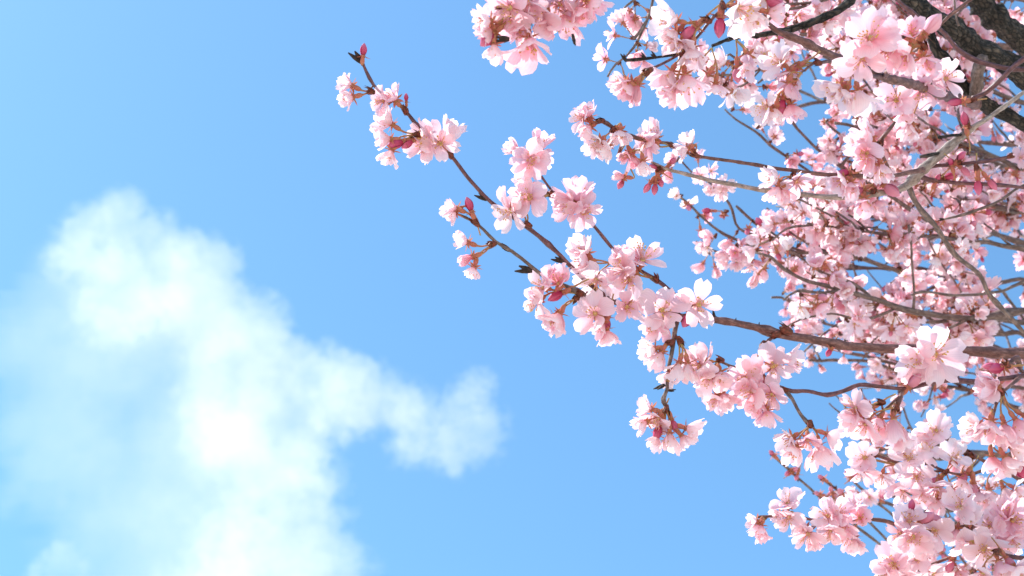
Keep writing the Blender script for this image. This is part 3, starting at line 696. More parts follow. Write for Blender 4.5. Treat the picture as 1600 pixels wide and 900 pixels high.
# ---- smooth pale bough forking to the left
P = Bough('smooth pale grey bough forking into two long twigs that run side by side', at(1640, 110, 1.32), None, 12)
P.wood('stem', [(1650, 108, 1.36, 5.1), (1597, 146, 1.34, 6.0), (1562, 172, 1.33, 6.4), (1530, 193, 1.32, 7.6), (1506, 210, 1.32, 11.9), (1475, 236, 1.31, 14.4), (1440, 268, 1.3, 14.9), (1420, 287, 1.3, 13.6), (1402, 297, 1.29, 10.2), (1366, 303, 1.28, 9.3), (1323, 308, 1.28, 8.5), (1280, 306, 1.27, 7.6), (1237, 302, 1.26, 7.2), (1162, 291, 1.25, 7.2), (1105, 280, 1.24, 6.8), (1070, 272, 1.23, 5.5), (1045, 266, 1.22, 5.1), (1022, 255, 1.22, 4.2), (1008, 250, 1.22, 3.4)], BARK_PALE, 14, .1, .004)
P.wood('twig', [(1442, 266, 1.29, 8), (1431, 268, 1.28, 8), (1397, 275, 1.26, 6.5), (1352, 276, 1.25, 6), (1280, 271, 1.24, 5.6), (1205, 262, 1.23, 6), (1150, 253, 1.22, 5), (1105, 246, 1.22, 5), (1082, 241, 1.21, 5.5), (1065, 234, 1.21, 5), (1050, 225, 1.21, 5.5), (1028, 222, 1.21, 5), (1002, 217, 1.2, 6), (985, 212, 1.2, 6.5), (967, 206, 1.2, 5), (948, 192, 1.2, 6), (938, 188, 1.2, 6)], BARK_BROWN, 10, .18, .004)
P.wood('twig', [(1450, 262, 1.31, 6), (1465, 258, 1.31, 5), (1500, 256, 1.3, 5), (1540, 252, 1.29, 5), (1574, 246, 1.28, 5.5)], BARK_RED, 8, .12)
P.wood('twig', [(1436, 274, 1.31, 7), (1450, 281, 1.31, 6.5), (1487, 285, 1.31, 6), (1540, 288, 1.31, 5.5), (1589, 292, 1.31, 5), (1640, 298, 1.31, 5)], BARK_RED, 8, .12)
P.wood('twig', [(1420, 292, 1.31, 10), (1426, 308, 1.32, 8.5), (1438, 327, 1.33, 8), (1465, 357, 1.35, 7.5), (1492, 398, 1.37, 7.5), (1528, 426, 1.39, 7), (1546, 461, 1.4, 7), (1577, 493, 1.42, 6.5), (1600, 520, 1.43, 6), (1640, 560, 1.45, 6)], BARK_GREY, 10, .14)
P.wood('twig', [(1650, 60, 1.3, 8), (1597, 94, 1.3, 8), (1562, 126, 1.3, 7.5), (1537, 147, 1.31, 8), (1520, 154, 1.31, 7)], BARK_RED, 9, .1)
P.wood('twig', [(1474, 240, 1.31, 5), (1462, 241, 1.3, 5), (1450, 244, 1.29, 6), (1437, 246, 1.29, 4)], BARK_DARK, 7, .3)
P.wood('twig', [(1505, 211, 1.32, 4), (1490, 211, 1.31, 4.5), (1477, 214, 1.3, 5), (1465, 215, 1.3, 4)], BARK_DARK, 7, .3)
P.wood('twig', [(1660, 270, 1.33, 4), (1598, 290, 1.33, 4), (1566, 311, 1.33, 4), (1526, 329, 1.33, 3.6), (1474, 343, 1.33, 3)], BARK_GREY, 7, .1)
P.wood('twig', [(1398, 190, 1.22, 3), (1390, 200, 1.22, 5), (1378, 215, 1.22, 6), (1372, 228, 1.23, 6), (1383, 250, 1.25, 4), (1394, 272, 1.26, 4)], BARK_BROWN, 8, .15)
sprays(P, [
 (938, 189, .002, (-.8, -.1), [(918, 174, -.35, .75, .4, C_, 50, .25), (908, 185, -.85, .2, .4, O, 46, .4), (916, 205, -.6, -.6, .4, B, 46, .5)], []),
 (958, 203, .004, (-.4, -.6), [(935, 222, -.55, -.5, .5, O, 54, .8), (945, 236, -.4, -.8, .3, C_, 50, .85), (968, 212, -.1, -.75, .5, C_, 50, .75), (925, 232, -.8, -.3, .3, B, 42, .7)], []),
 (965, 246, .0, None, [(978, 246, -.5, -.3, .5, C_, 42, .1), (990, 250, .3, -.8, .3, H, 44, .05), (1006, 262, .1, -.9, .3, B, 44, .85)], []),
 (1050, 228, .004, (-.7, .1), [(1022, 208, -.3, .6, .6, C_, 56, .5), (1012, 225, -.6, -.2, .6, O, 48, .2), (1008, 218, -.7, .4, .4, O, 44, .7)], []),
 (1086, 242, .002, (-.6, .3), [(1075, 220, -.5, .75, .3, C_, 48, .85), (1066, 236, -.8, -.4, .3, B, 42, .7)], []),
 (985, 262, .0, None, [(966, 275, -.85, .1, .2, H, 34, .4)], [(970, 288, -.4, -.85, .2, BUD_PINK, .75, .2)]),
 (1030, 264, .0, (-.8, .1), [], [(1012, 292, -.55, -.75, .2, BUD_DEEP, .9, .2), (1024, 294, -.05, -1, .2, BUD_DEEP, .9, .1), (1034, 286, .4, -.7, .2, BUD_SMALL, 1, .1), (1022, 262, -.7, .4, .2, BUD_DEEP, .8, .1), (1050, 250, .3, .6, .2, BUD_SMALL, 1, .2)]),
 (1240, 274, .004, (-.2, -.8), [(1206, 280, -.85, .2, .35, C_, 58, .75), (1212, 300, -.5, -.65, .4, C_, 52, .4), (1246, 285, .2, -.5, .7, O, 48, .35), (1226, 305, .1, -.9, .3, B, 46, .3)], []),
 (1338, 262, .004, (-.7, .0), [(1312, 285, -.6, -.35, .5, C_, 60, .45), (1330, 296, -.1, -.8, .5, B, 54, .4)], [(1320, 268, -.8, .15, .2, BUD_DEEP, 1.1, .0)]),
 (1376, 222, .006, (-.3, -.5), [(1352, 210, -.6, .3, .5, C_, 60, .5), (1353, 240, -.5, -.3, .7, O, 66, .2), (1380, 268, .2, -.85, .4, C_, 66, .5), (1360, 256, -.4, -.7, .4, B, 58, .5)], []),
 (1365, 300, .004, (-.5, -.6), [(1350, 322, -.1, -.8, .4, B, 58, .25)], [(1344, 300, -.6, -.7, .3, BUD_PINK, 1.1, .2), (1384, 296, .2, -.9, .3, BUD_PINK, 1.4, .4), (1372, 288, .3, .2, .5, BUD_PINK, 1.1, .5)]),
 (1499, 252, .004, (.2, .8), [], [(1500, 246, .6, .7, .2, BUD_DEEP, 1.0, .1), (1508, 264, .8, -.3, .2, BUD_DEEP, 1.0, .3), (1490, 252, .3, .7, .2, BUD_SMALL, 1, 0)]),
 (1525, 262, .0, (0, -.8), [], [(1528, 288, -.05, -1, .1, BUD_DEEP, 1.25, .05), (1548, 286, .5, -.8, .1, BUD_DEEP, 1.1, .2)]),
 (1470, 278, .0, (.7, .4), [], [(1482, 276, .9, .3, .1, BUD_DEEP, 1.0, 0), (1468, 278, .5, .5, .1, BUD_SMALL, 1, .1)]),
 (1512, 196, .01, (-.1, .9), [], [(1508, 190, -.2, .95, .1, BUD_DEEP, 1.2, .05)]),
 (1520, 156, .01, (-.8, -.1), [], [(1496, 159, -.95, -.1, .1, BUD_DEEP, 1.2, .05)]),
])

P.scales(at(1576, 245, 1.28), axis3(.9, .3, .1), .9); P.scales(at(1474, 343, 1.33), axis3(-.9, -.2, .1), .6, DRYBUD)

# ---- lower bough below the long one
Hh = Bough('thin reddish bough below the thicker brown stem, hanging blossom clusters along it', at(1650, 574, 1.14), None, 14)
Hh.wood('stem', [(1660, 572, 1.15, 9), (1597, 587, 1.14, 8.5), (1567, 592, 1.13, 8), (1525, 596, 1.13, 8), (1482, 594, 1.12, 8), (1450, 600, 1.12, 6.5), (1410, 607, 1.115, 6), (1372, 604, 1.11, 6), (1342, 602, 1.11, 6), (1318, 611, 1.11, 6), (1292, 616, 1.105, 6), (1262, 611, 1.1, 6), (1238, 611, 1.1, 7), (1222, 606, 1.1, 7)], BARK_RED, 10, .1, .004)
Hh.wood('twig', [(1228, 610, 1.1, 6), (1238, 622, 1.095, 5.4), (1246, 637, 1.09, 5), (1254, 650, 1.09, 5), (1263, 662, 1.085, 6)], BARK_GREY, 9, .14)
Hh.wood('twig', [(1410, 607, 1.115, 6), (1407, 620, 1.11, 6), (1402, 633, 1.105, 6)], BARK_BROWN, 8, .15)
Hh.wood('twig', [(1406, 620, 1.11, 4), (1390, 632, 1.105, 4), (1372, 648, 1.1, 4)], BARK_BROWN, 8, .1)
Hh.wood('twig', [(1595, 575, 1.13, 8), (1590, 560, 1.12, 9), (1580, 566, 1.115, 6), (1570, 572, 1.11, 5)], BARK_BROWN, 8, .15)
Hh.wood('twig', [(1597, 587, 1.14, 5), (1580, 602, 1.12, 5), (1566, 613, 1.11, 5)], BARK_BROWN, 8, .15)
Hh.wood('twig', [(1566, 613, 1.11, 5), (1556, 632, 1.11, 5), (1548, 660, 1.11, 4.5), (1543, 685, 1.11, 4)], BARK_BROWN, 8, .15)
sprays(Hh, [
 (1266, 664, .002, (.0, -.8), [(1230, 688, -.7, -.3, .5, C_, 60, .7), (1240, 708, -.4, -.75, .4, C_, 58, .6), (1283, 712, .1, -.9, .35, O, 74, .5), (1302, 682, .8, -.3, .4, C_, 56, .5), (1262, 690, -.1, -.7, .6, O, 50, .2)], []),
 (1401, 636, .004, (-.1, -.8), [(1398, 672, .0, -.92, .4, O, 80, .4), (1372, 664, -.4, -.75, .4, C_, 60, .3), (1350, 665, -.6, -.6, .4, O, 56, .3), (1410, 690, .3, -.9, .2, B, 58, .5)], []),
 (1376, 628, .004, (-.8, .2), [(1334, 638, -.75, .2, .45, O, 62, .4), (1330, 655, -.7, -.5, .3, C_, 50, .4)], [(1352, 642, -.85, -.4, .2, BUD_PINK, 1.2, .2)]),
 (1424, 600, .004, None, [], [(1426, 598, .6, .75, .3, BUD_PINK, 1.15, .45)]),
 (1560, 612, .006, (.1, -.6), [(1543, 598, -.7, .2, .6, H, 92, .45), (1545, 606, -.6, -.2, .6, C_, 66, .4)], []),
 (1550, 640, .008, None, [(1520, 668, -.75, -.1, .5, C_, 66, .8), (1545, 672, -.3, -.75, .5, B, 72, .5)], []),
 (1566, 614, .008, (0, -.7), [(1572, 678, .1, -.9, .35, O, 72, .4), (1596, 668, .5, -.8, .3, B, 66, .2), (1610, 655, .8, -.5, .3, C_, 60, .3)], []),
 (1545, 688, .0, (0, -.7), [(1552, 728, .1, -.95, .2, B, 66, .25), (1578, 728, .4, -.85, .3, O, 70, .6), (1592, 705, .8, -.5, .4, B, 60, .85)], [(1592, 732, .7, -.6, .2, BUD_PINK, 1.3, .0)]),
 (1572, 570, .004, (-.6, .3), [], [(1560, 575, -.9, -.1, .2, BUD_PINK, 1.1, .0), (1550, 572, -.9, .0, .2, BUD_DEEP, 1.0, .1)]),
])

# ---- bottom spray pointing left
M_ = Bough('low spray pointing out into the sky, blossoms strung evenly along a thin dark twig', at(1660, 842, 1.32), None, 15)
M_.wood('stem', [(1660, 842, 1.34, 9), (1597, 838, 1.33, 8), (1512, 823, 1.32, 7), (1471, 829, 1.31, 6.5), (1430, 830, 1.3, 6), (1407, 824, 1.3, 6), (1388, 815, 1.29, 6), (1363, 813, 1.29, 5.5), (1320, 814, 1.285, 5), (1278, 813, 1.28, 4.6), (1251, 809, 1.28, 4.6), (1225, 806, 1.275, 4), (1200, 808, 1.27, 4), (1184, 808, 1.27, 5)], BARK_BROWN, 9, .14, .004)
sprays(M_, [
 (1196, 811, .0, None, [(1186, 828, -.3, -.8, .5, C_, 48, .2), (1176, 814, -.85, .1, .4, C_, 36, .7), (1192, 838, .1, -.9, .2, B, 40, .15)], []),
 (1250, 806, .002, (-.6, .4), [(1230, 785, -.2, .7, .6, O, 58, .5), (1232, 810, -.3, -.4, .8, O, 56, .5), (1215, 806, -.8, -.1, .4, C_, 40, .5)], []),
 (1278, 818, .002, (-.3, -.7), [(1262, 836, -.4, -.5, .7, O, 58, .4), (1272, 852, .2, -.85, .3, B, 46, .35), (1254, 826, -.7, .1, .5, C_, 42, .6)], []),
 (1300, 814, .004, (-.3, .6), [(1292, 805, -.4, .5, .7, O, 60, .6), (1310, 800, .2, .5, .7, O, 56, .2), (1296, 832, -.3, -.6, .6, O, 54, .5), (1318, 826, .0, -.5, .8, C_, 54, .3)], []),
 (1356, 810, .004, (-.3, .6), [(1344, 808, -.2, .3, .9, C_, 64, .2), (1338, 785, -.1, .9, .3, C_, 50, .5), (1325, 840, -.5, -.6, .5, O, 54, .25), (1338, 852, .0, -.9, .3, B, 54, .6)], []),
 (1420, 826, .004, (-.3, .6), [(1420, 812, -.1, .7, .7, O, 66, .6), (1428, 840, .0, -.2, .95, O, 70, .4), (1405, 835, -.7, -.2, .5, O, 54, .35), (1440, 858, .2, -.8, .4, B, 58, .4)], [(1424, 792, .0, .95, .2, BUD_DEEP, 1.0, .0), (1443, 812, .5, .5, .4, BUD_PINK, 1.3, .4)]),
 (1486, 823, .004, (-.8, .2), [(1460, 830, -.5, -.2, .8, O, 64, .75), (1448, 850, -.4, -.8, .4, B, 58, .6)], [(1468, 816, -.7, .5, .3, BUD_PINK, 1.5, .6)]),
 (1515, 826, .012, (-.3, -.6), [(1500, 790, -.3, .6, .6, O, 66, .6), (1492, 838, -.4, -.7, .5, B, 58, .5), (1520, 850, .0, -.6, .7, O, 84, .8), (1538, 858, .2, -.3, .9, F_, 86, .75), (1515, 808, -.2, .7, .6, C_, 60, .8)], []),
 (1568, 828, .01, (-.5, -.4), [(1585, 812, .2, .3, .9, O, 88, .15), (1570, 800, -.3, .7, .5, C_, 70, .2), (1580, 845, .2, -.6, .7, O, 76, .3), (1560, 850, -.3, -.5, .8, O, 64, .4), (1545, 822, -.6, .3, .6, O, 60, .6)], []),
], .9)

# ---- bottom right corner
N_ = Bough('bare brown twig rising through pale blossoms along the bottom edge', at(1400, 960, 1.34), None, 16)
N_.wood('stem', [(1400, 960, 1.34, 7), (1430, 898, 1.33, 6), (1452, 884, 1.32, 5.5), (1470, 876, 1.32, 5), (1494, 867, 1.31, 5)], BARK_BROWN, 8, .12)
N_.wood('twig', [(1680, 885, 1.3, 9), (1600, 871, 1.29, 8), (1575, 868, 1.29, 7.5), (1555, 861, 1.28, 7)], BARK_RED, 9, .1)
sprays(N_, [
 (1444, 888, .004, (-.8, .2), [(1395, 880, -.5, .4, .7, O, 70, .4), (1380, 895, -.8, .0, .4, C_, 52, .6), (1432, 872, -.2, .6, .7, O, 60, .55), (1412, 905, -.4, -.4, .7, O, 62, .5), (1462, 900, .2, -.4, .8, O, 74, .8)], [(1449, 862, .1, .9, .2, BUD_DEEP, .9, .0), (1410, 888, -.8, .1, .3, BUD_PINK, 1, .3)]),
 (1492, 875, .0, None, [(1500, 905, .2, -.8, .4, B, 60, .4)], [(1485, 882, -.4, -.8, .3, BUD_PINK, 1.1, .2)]),
 (1558, 862, .004, (-.6, -.3), [(1535, 900, -.3, -.7, .5, O, 64, .6), (1565, 890, .1, -.7, .6, B, 64, .4), (1590, 890, .4, -.5, .7, O, 66, .6)], [(1575, 878, .2, -.7, .4, BUD_PINK, 1.1, .4)]),
])
Q = Bough('forked twig with red buds and loose pale blossoms beneath the hanging clusters', at(1680, 790, 1.36), None, 17)
Q.wood('stem', [(1680, 800, 1.38, 8), (1620, 762, 1.37, 7), (1585, 745, 1.36, 6.5), (1550, 728, 1.355, 6), (1520, 712, 1.35, 5), (1497, 697, 1.35, 4.6), (1479, 684, 1.35, 5)], BARK_BROWN, 9, .14)
Q.wood('twig', [(1550, 728, 1.355, 5), (1520, 740, 1.35, 4.6), (1500, 742, 1.345, 4.2), (1476, 736, 1.34, 4), (1458, 729, 1.34, 4), (1443, 723, 1.335, 5)], BARK_BROWN, 8, .14)
Q.wood('twig', [(1476, 736, 1.34, 4), (1440, 735, 1.34, 4), (1396, 721, 1.34, 4), (1369, 712, 1.335, 5)], BARK_BROWN, 8, .14)
Q.scales(at(1443, 722, 1.335), axis3(-.6, .6, .2), 1.1); Q.scales(at(1368, 712, 1.335), axis3(-.9, .2, .2), 1.0); Q.scales(at(1520, 713, 1.34), axis3(-.5, .2, .4), 1.6)
sprays(Q, [
 (1400, 726, .0, None, [(1378, 745, -.3, -.6, .6, O, 50, .6), (1350, 715, -.4, .1, .8, O, 56, .5), (1345, 740, -.2, -.7, .6, O, 46, .4), (1372, 690, -.1, .6, .7, C_, 48, .6)], []),
 (1436, 735, .004, None, [(1432, 745, .0, -.1, .95, O, 58, .55), (1420, 715, -.2, .5, .8, O, 60, .7), (1448, 702, .1, .6, .7, O, 58, .6), (1410, 770, -.3, -.6, .6, O, 54, .5), (1440, 778, .0, -.7, .6, C_, 58, .6), (1408, 700, -.4, .5, .6, C_, 54, .7)], []),
 (1478, 738, .006, (-.5, -.5), [(1465, 765, -.1, -.7, .6, O, 58, .6), (1490, 775, .1, -.8, .5, C_, 56, .3), (1462, 792, -.2, -.8, .4, B, 52, .6), (1490, 715, .1, .6, .7, O, 58, .75)], [(1462, 752, -.6, -.5, .3, BUD_PINK, 1.1, .3)]),
 (1520, 716, .006, None, [(1502, 760, -.2, -.8, .5, O, 58, .75), (1528, 778, .1, -.8, .5, C_, 60, .5), (1515, 790, -.2, -.8, .5, B, 54, .6)], [(1505, 745, -.7, -.6, .3, BUD_PINK, 1.1, .2), (1522, 762, .1, -.95, .2, BUD_PINK, 1.4, .5)]),
 (1552, 735, .006, (.1, -.6), [(1548, 780, .0, -.8, .5, O, 66, .8), (1575, 775, .3, -.8, .4, B, 60, .8), (1590, 765, .7, -.4, .5, O, 58, .75)], []),
 (1480, 684, .004, (-.6, .4), [(1462, 672, -.4, .3, .8, O, 58, .6), (1440, 685, -.6, .1, .7, C_, 56, .7)], [(1474, 680, -.7, .5, .2, BUD_DEEP, .8, 0)]),
])
# ================================================================ boughs further back
GAPS = [(1250, 120, 32), (1390, 70, 16), (1285, 128, 22), (1362, 428, 30), (1540, 235, 26), (1482, 192, 20), (1562, 388, 30), (1572, 458, 24), (1290, 500, 16), (1455, 522, 18), (1572, 522, 26),
        (1232, 548, 34), (1300, 560, 16), (1285, 615, 36), (1500, 652, 22), (1532, 722, 18), (1445, 790, 42), (1330, 560, 12), (1275, 160, 26), (1260, 210, 22), (1320, 195, 18), (1430, 250, 14), (1330, 135, 15),
        (1340, 745, 30), (1250, 650, 40), (1560, 60, 14), (1300, 770, 25), (1500, 620, 16), (1420, 655, 14), (1450, 330, 10), (1262, 345, 14), (1230, 400, 8), (1590, 130, 20), (1500, 590, 10), (1480, 560, 12)]
EDGE = [(-40, 1200), (0, 1200), (50, 1195), (100, 1195), (140, 1215), (165, 1290), (200, 1262), (250, 1255), (300, 1235), (340, 1205), (380, 1140), (420, 1185), (460, 1212), (500, 1222), (540, 1236), (570, 1265), (600, 1275), (640, 1305), (680, 1325), (720, 1365), (760, 1395), (800, 1405), (850, 1395), (900, 1375), (960, 1370)]
def edge(y):
    for (y0, x0), (y1, x1) in zip(EDGE, EDGE[1:]):
        if y0 <= y <= y1: return x0 + (x1 - x0) * (y - y0) / (y1 - y0)
    return 1370
def clear(px, py):
    return all((px - x) ** 2 + (py - y) ** 2 > r * r for x, y, r in GAPS)
thin = random.Random(5)
def inside(px, py):
    return px > edge(py) and clear(px, py) and (py < 640 or thin.random() < .55)

def back_bough(label, base, group, seed, woods, mat, L=.0155, gap=.03, n_=(2, 4), ok=clear, budp=.1, droop=.15, spread=.8):
    b = Bough(label, base, group, seed)
    for k, w in enumerate(woods):
        i0 = len(b.samples)
        skip = 0
        if w and w[0] == 'bare': w = w[1:]; skip = 1
        b.wood('stem' if k == 0 else 'twig', w, mat, 7 if k == 0 else 6, .15, .008)
        if not skip: b.along(i0, len(b.samples), gap, n_, L, False, ok, droop=droop, spread=spread, budp=budp)
    return b
BKS = []
# traced
BKS.append(back_bough('grey curved bough low across the dense blossom, joined from above by a bare upright twig', at(1650, 480, 1.7), None, 31, [
 [(1650, 478, 1.72, 11), (1598, 486, 1.71, 10.5), (1555, 493, 1.7, 10), (1514, 498, 1.69, 9.5), (1465, 493, 1.68, 9), (1427, 486, 1.67, 10), (1402, 480, 1.66, 9), (1365, 467, 1.65, 8.5), (1315, 452, 1.64, 8), (1265, 440, 1.63, 6), (1225, 420, 1.62, 5), (1205, 402, 1.62, 4), (1180, 395, 1.62, 3)],
 ['bare', (1427, 486, 1.67, 4), (1427, 440, 1.66, 3.5), (1424, 391, 1.66, 3.5), (1420, 350, 1.66, 3)],
 ['bare', (1650, 420, 1.68, 5), (1589, 445, 1.66, 5), (1555, 457, 1.65, 5), (1492, 461, 1.64, 4.5), (1442, 457, 1.63, 4), (1425, 462, 1.63, 3)],
 [(1365, 467, 1.65, 5), (1330, 440, 1.66, 4.5), (1290, 428, 1.67, 4), (1240, 395, 1.68, 3.6), (1220, 375, 1.68, 3), (1200, 360, 1.69, 3)],
 [(1315, 452, 1.64, 4.5), (1280, 458, 1.62, 4), (1245, 455, 1.61, 3.6), (1225, 470, 1.6, 3)],
 [(1514, 498, 1.69, 4), (1470, 520, 1.68, 4), (1440, 540, 1.67, 3)],
 [(1402, 480, 1.66, 4), (1350, 500, 1.65, 4), (1300, 490, 1.64, 3.6), (1250, 500, 1.63, 3), (1228, 512, 1.63, 2.6)]], BARK_GREY, gap=.026))
BKS.append(back_bough('thin twigs dotted with small buds and blossoms slanting up behind the pale bough', at(1420, 420, 1.85), None, 32, [
 [(1420, 430, 1.86, 7), (1330, 400, 1.84, 6), (1260, 395, 1.82, 5), (1190, 390, 1.8, 4.6), (1152, 375, 1.8, 4), (1122, 360, 1.79, 4), (1095, 337, 1.79, 4), (1072, 315, 1.78, 3.6), (1045, 296, 1.78, 3)],
 [(1260, 395, 1.82, 4.5), (1200, 372, 1.82, 4), (1155, 357, 1.81, 4), (1140, 318, 1.8, 3.6), (1112, 288, 1.8, 3.2), (1080, 268, 1.8, 3), (1056, 240, 1.8, 3)],
 [(1260, 395, 1.82, 4), (1222, 380, 1.81, 4), (1187, 355, 1.81, 3.6), (1165, 335, 1.8, 3), (1150, 322, 1.8, 3)],
 [(1330, 400, 1.84, 4), (1270, 385, 1.83, 4), (1225, 355, 1.82, 3.6), (1197, 325, 1.82, 3)],
 [(1190, 390, 1.8, 4), (1150, 400, 1.79, 3.4), (1112, 390, 1.79, 3), (1087, 378, 1.79, 2.6)],
 [(1330, 400, 1.84, 4), (1300, 360, 1.84, 4), (1275, 335, 1.84, 3.4), (1255, 300, 1.84, 3)]], BARK_GREY, L=.014, gap=.024, n_=(2, 3), budp=.2))
BKS.append(back_bough('pair of fine twigs crossing open sky under the large cluster, sparse pink tufts along them', at(1450, 330, 1.9), None, 33, [
 [(1450, 345, 1.92, 7), (1380, 300, 1.9, 6), (1312, 259, 1.88, 5), (1275, 231, 1.87, 4.6), (1240, 194, 1.86, 4), (1226, 165, 1.86, 3)],
 [(1380, 300, 1.9, 5), (1300, 290, 1.88, 4.5), (1247, 256, 1.86, 4.2), (1210, 232, 1.85, 4), (1187, 212, 1.84, 3.6), (1150, 187, 1.84, 3), (1132, 171, 1.84, 2.6)],
 [(1312, 259, 1.88, 4), (1335, 230, 1.87, 4), (1305, 205, 1.86, 3.4), (1290, 190, 1.86, 3)],
 [(1335, 230, 1.87, 3.6), (1322, 250, 1.86, 3), (1312, 268, 1.86, 2.6), (1305, 280, 1.86, 2.4)]], BARK_GREY, L=.014, gap=.026, n_=(2, 4), budp=.15))
UP_OK = lambda x, y: y < 155 and clear(x, y) and (x > 1085 or y < 160) and not (1005 < x < 1060 and 60 < y < 110)
BKS.append(back_bough('twiggy growth behind the gnarled dark twig, packed with small soft blossoms', at(1300, -60, 1.55), None, 34, [
 [(1330, -70, 1.58, 7), (1270, 10, 1.56, 6), (1230, 60, 1.55, 5), (1200, 95, 1.54, 4), (1170, 115, 1.53, 4), (1120, 118, 1.52, 3), (1085, 122, 1.52, 3)],
 [(1270, 10, 1.56, 5), (1215, 20, 1.55, 4), (1180, 60, 1.54, 4), (1150, 100, 1.53, 3)],
 [(1230, 60, 1.55, 4), (1205, 110, 1.54, 4), (1185, 130, 1.53, 3)],
 [(1330, -70, 1.58, 5), (1300, -5, 1.57, 4), (1245, 5, 1.56, 4), (1215, 5, 1.55, 3)],
 [(1200, 95, 1.54, 3), (1160, 135, 1.53, 3), (1110, 140, 1.53, 2.6)],
 [(1170, 115, 1.53, 3), (1140, 85, 1.52, 3), (1125, 100, 1.52, 2.6)]], BARK_GREY, gap=.022, n_=(2, 4), ok=UP_OK, spread=.9))
BKS.append(back_bough('small twig with blurred pale blossoms behind the red-stemmed spray', at(1040, -50, 1.45), None, 35, [
 [(1050, -60, 1.46, 6), (1025, -20, 1.45, 5), (1015, 20, 1.45, 4), (1000, 50, 1.44, 4), (990, 62, 1.44, 4)],
 [(1015, 20, 1.45, 4), (990, 75, 1.45, 3), (962, 100, 1.44, 3), (950, 120, 1.44, 3)],
 [(1025, -20, 1.45, 4), (990, 0, 1.45, 3), (975, 12, 1.45, 3)]], BARK_GREY, L=.0145, gap=.028, n_=(2, 3)))
BUD_OK = lambda x, y: True
BKS.append(back_bough('straight bare twigs tipped with tight pink buds crossing behind the low spray', at(1440, 880, 1.9), None, 36, [
 ['bare', (1440, 885, 1.92, 5), (1410, 867, 1.91, 4.6), (1374, 850, 1.9, 4.4), (1292, 786, 1.88, 4), (1242, 742, 1.87, 4), (1231, 732, 1.87, 5), (1209, 712, 1.86, 4)],
 ['bare', (1410, 867, 1.91, 4.4), (1350, 808, 1.9, 4), (1314, 771, 1.89, 3.6), (1286, 749, 1.88, 3)],
 ['bare', (1440, 850, 1.91, 4.4), (1402, 812, 1.9, 4), (1363, 779, 1.89, 4), (1325, 743, 1.88, 3)]], BARK_GREY))
bb = BKS[-1]
for x, y, ax, ay in ((1209, 711, -.7, .7), (1233, 738, -.6, -.4), (1240, 736, .6, .5), (1246, 742, -.3, -.8), (1286, 748, -.8, .5), (1280, 772, -.8, .3), (1296, 774, .4, .7), (1303, 778, .2, .9), (1326, 742, -.5, .7), (1335, 745, .6, .5), (1355, 772, -.6, .6), (1372, 770, .6, .6), (1312, 800, -.7, .3), (1300, 768, -.3, .8)):
    q = bb.nearest(x, y); bb.scales(q[0], axis3(ax, ay, .2), .8)
    b_ = bb.bud(x + ax * 5, y - ay * 5, ax, ay, .2, None, BUD_SMALL, 1.15, bb.rng.uniform(.1, .6))
for x, y in ((1325, 780), (1392, 765), (1365, 768)): bb.umbel(bb.nearest(x, y)[0], axis3(-.3, .3, .5), 2, .7, .0135, False)

# far boughs that fill the crown behind
FAR_LABEL = 'far blossom-laden bough merging into the soft pink mass behind the nearer branches'
fr = random.Random(99)
FAR = []
for k in range(26):
    y0 = -40 + 1010 * k / 25 + fr.uniform(-25, 25)
    d0 = fr.uniform(1.75, 2.5)
    xt = edge(max(-40, min(940, y0 - 40))) + fr.uniform(10, 60)
    rise = fr.uniform(20, 110)
    b = Bough(FAR_LABEL, at(1680, y0 + 60, d0), 'far blossom boughs', 200 + k)
    xs = [1680, 1600, 1520, 1440, 1360, 1290, 1230]
    xs = [x for x in xs if x > xt + 30] + [xt]
    main = []
    for i, x in enumerate(xs):
        u = (1680 - x) / 450
        main.append((x, y0 + 60 - rise * u + fr.uniform(-14, 14), d0 - .1 * u, 7 * (1 - .6 * u) + 1))
    b.wood('stem', main, BARK_GREY, 6, .15, .01, gnarl=.004)
    b.along(0, len(b.samples), .030, (2, 4), .0138, False, inside, droop=.1, spread=.9)
    nm = len(b.samples)
    for j in range(15):
        s0 = b.samples[fr.randrange(nm)]
        px, py, d = project(s0[0])
        if px > 1640: continue
        a = fr.uniform(.1, 1.3) * fr.choice((1, 1, 1, -1)); L = fr.uniform(60, 150)
        tw = [(px, py, d, 4)]
        for q in range(1, 4):
            px -= math.cos(a) * L / 3; py -= math.sin(a) * L / 3; d += fr.uniform(-.06, .06)
            a += fr.uniform(-.3, .25)
            tw.append((px, py, d, 4 - q * .7))
        if not inside(tw[2][0], tw[2][1]): continue
        i0 = len(b.samples)
        b.wood('twig', tw, BARK_GREY, 5, .1, .012, gnarl=.003)
        b.along(i0, len(b.samples), .026, (2, 5), .0138, False, inside, droop=.1, spread=.9)
    FAR.append(b)
for b in BKS + FAR: b.finish()
print('BLOSSOMS', sum(b.count for b in BKS + FAR), sum(len(b.extra) for b in FAR + BKS), [b.count for b in BKS], [b.count for b in FAR])
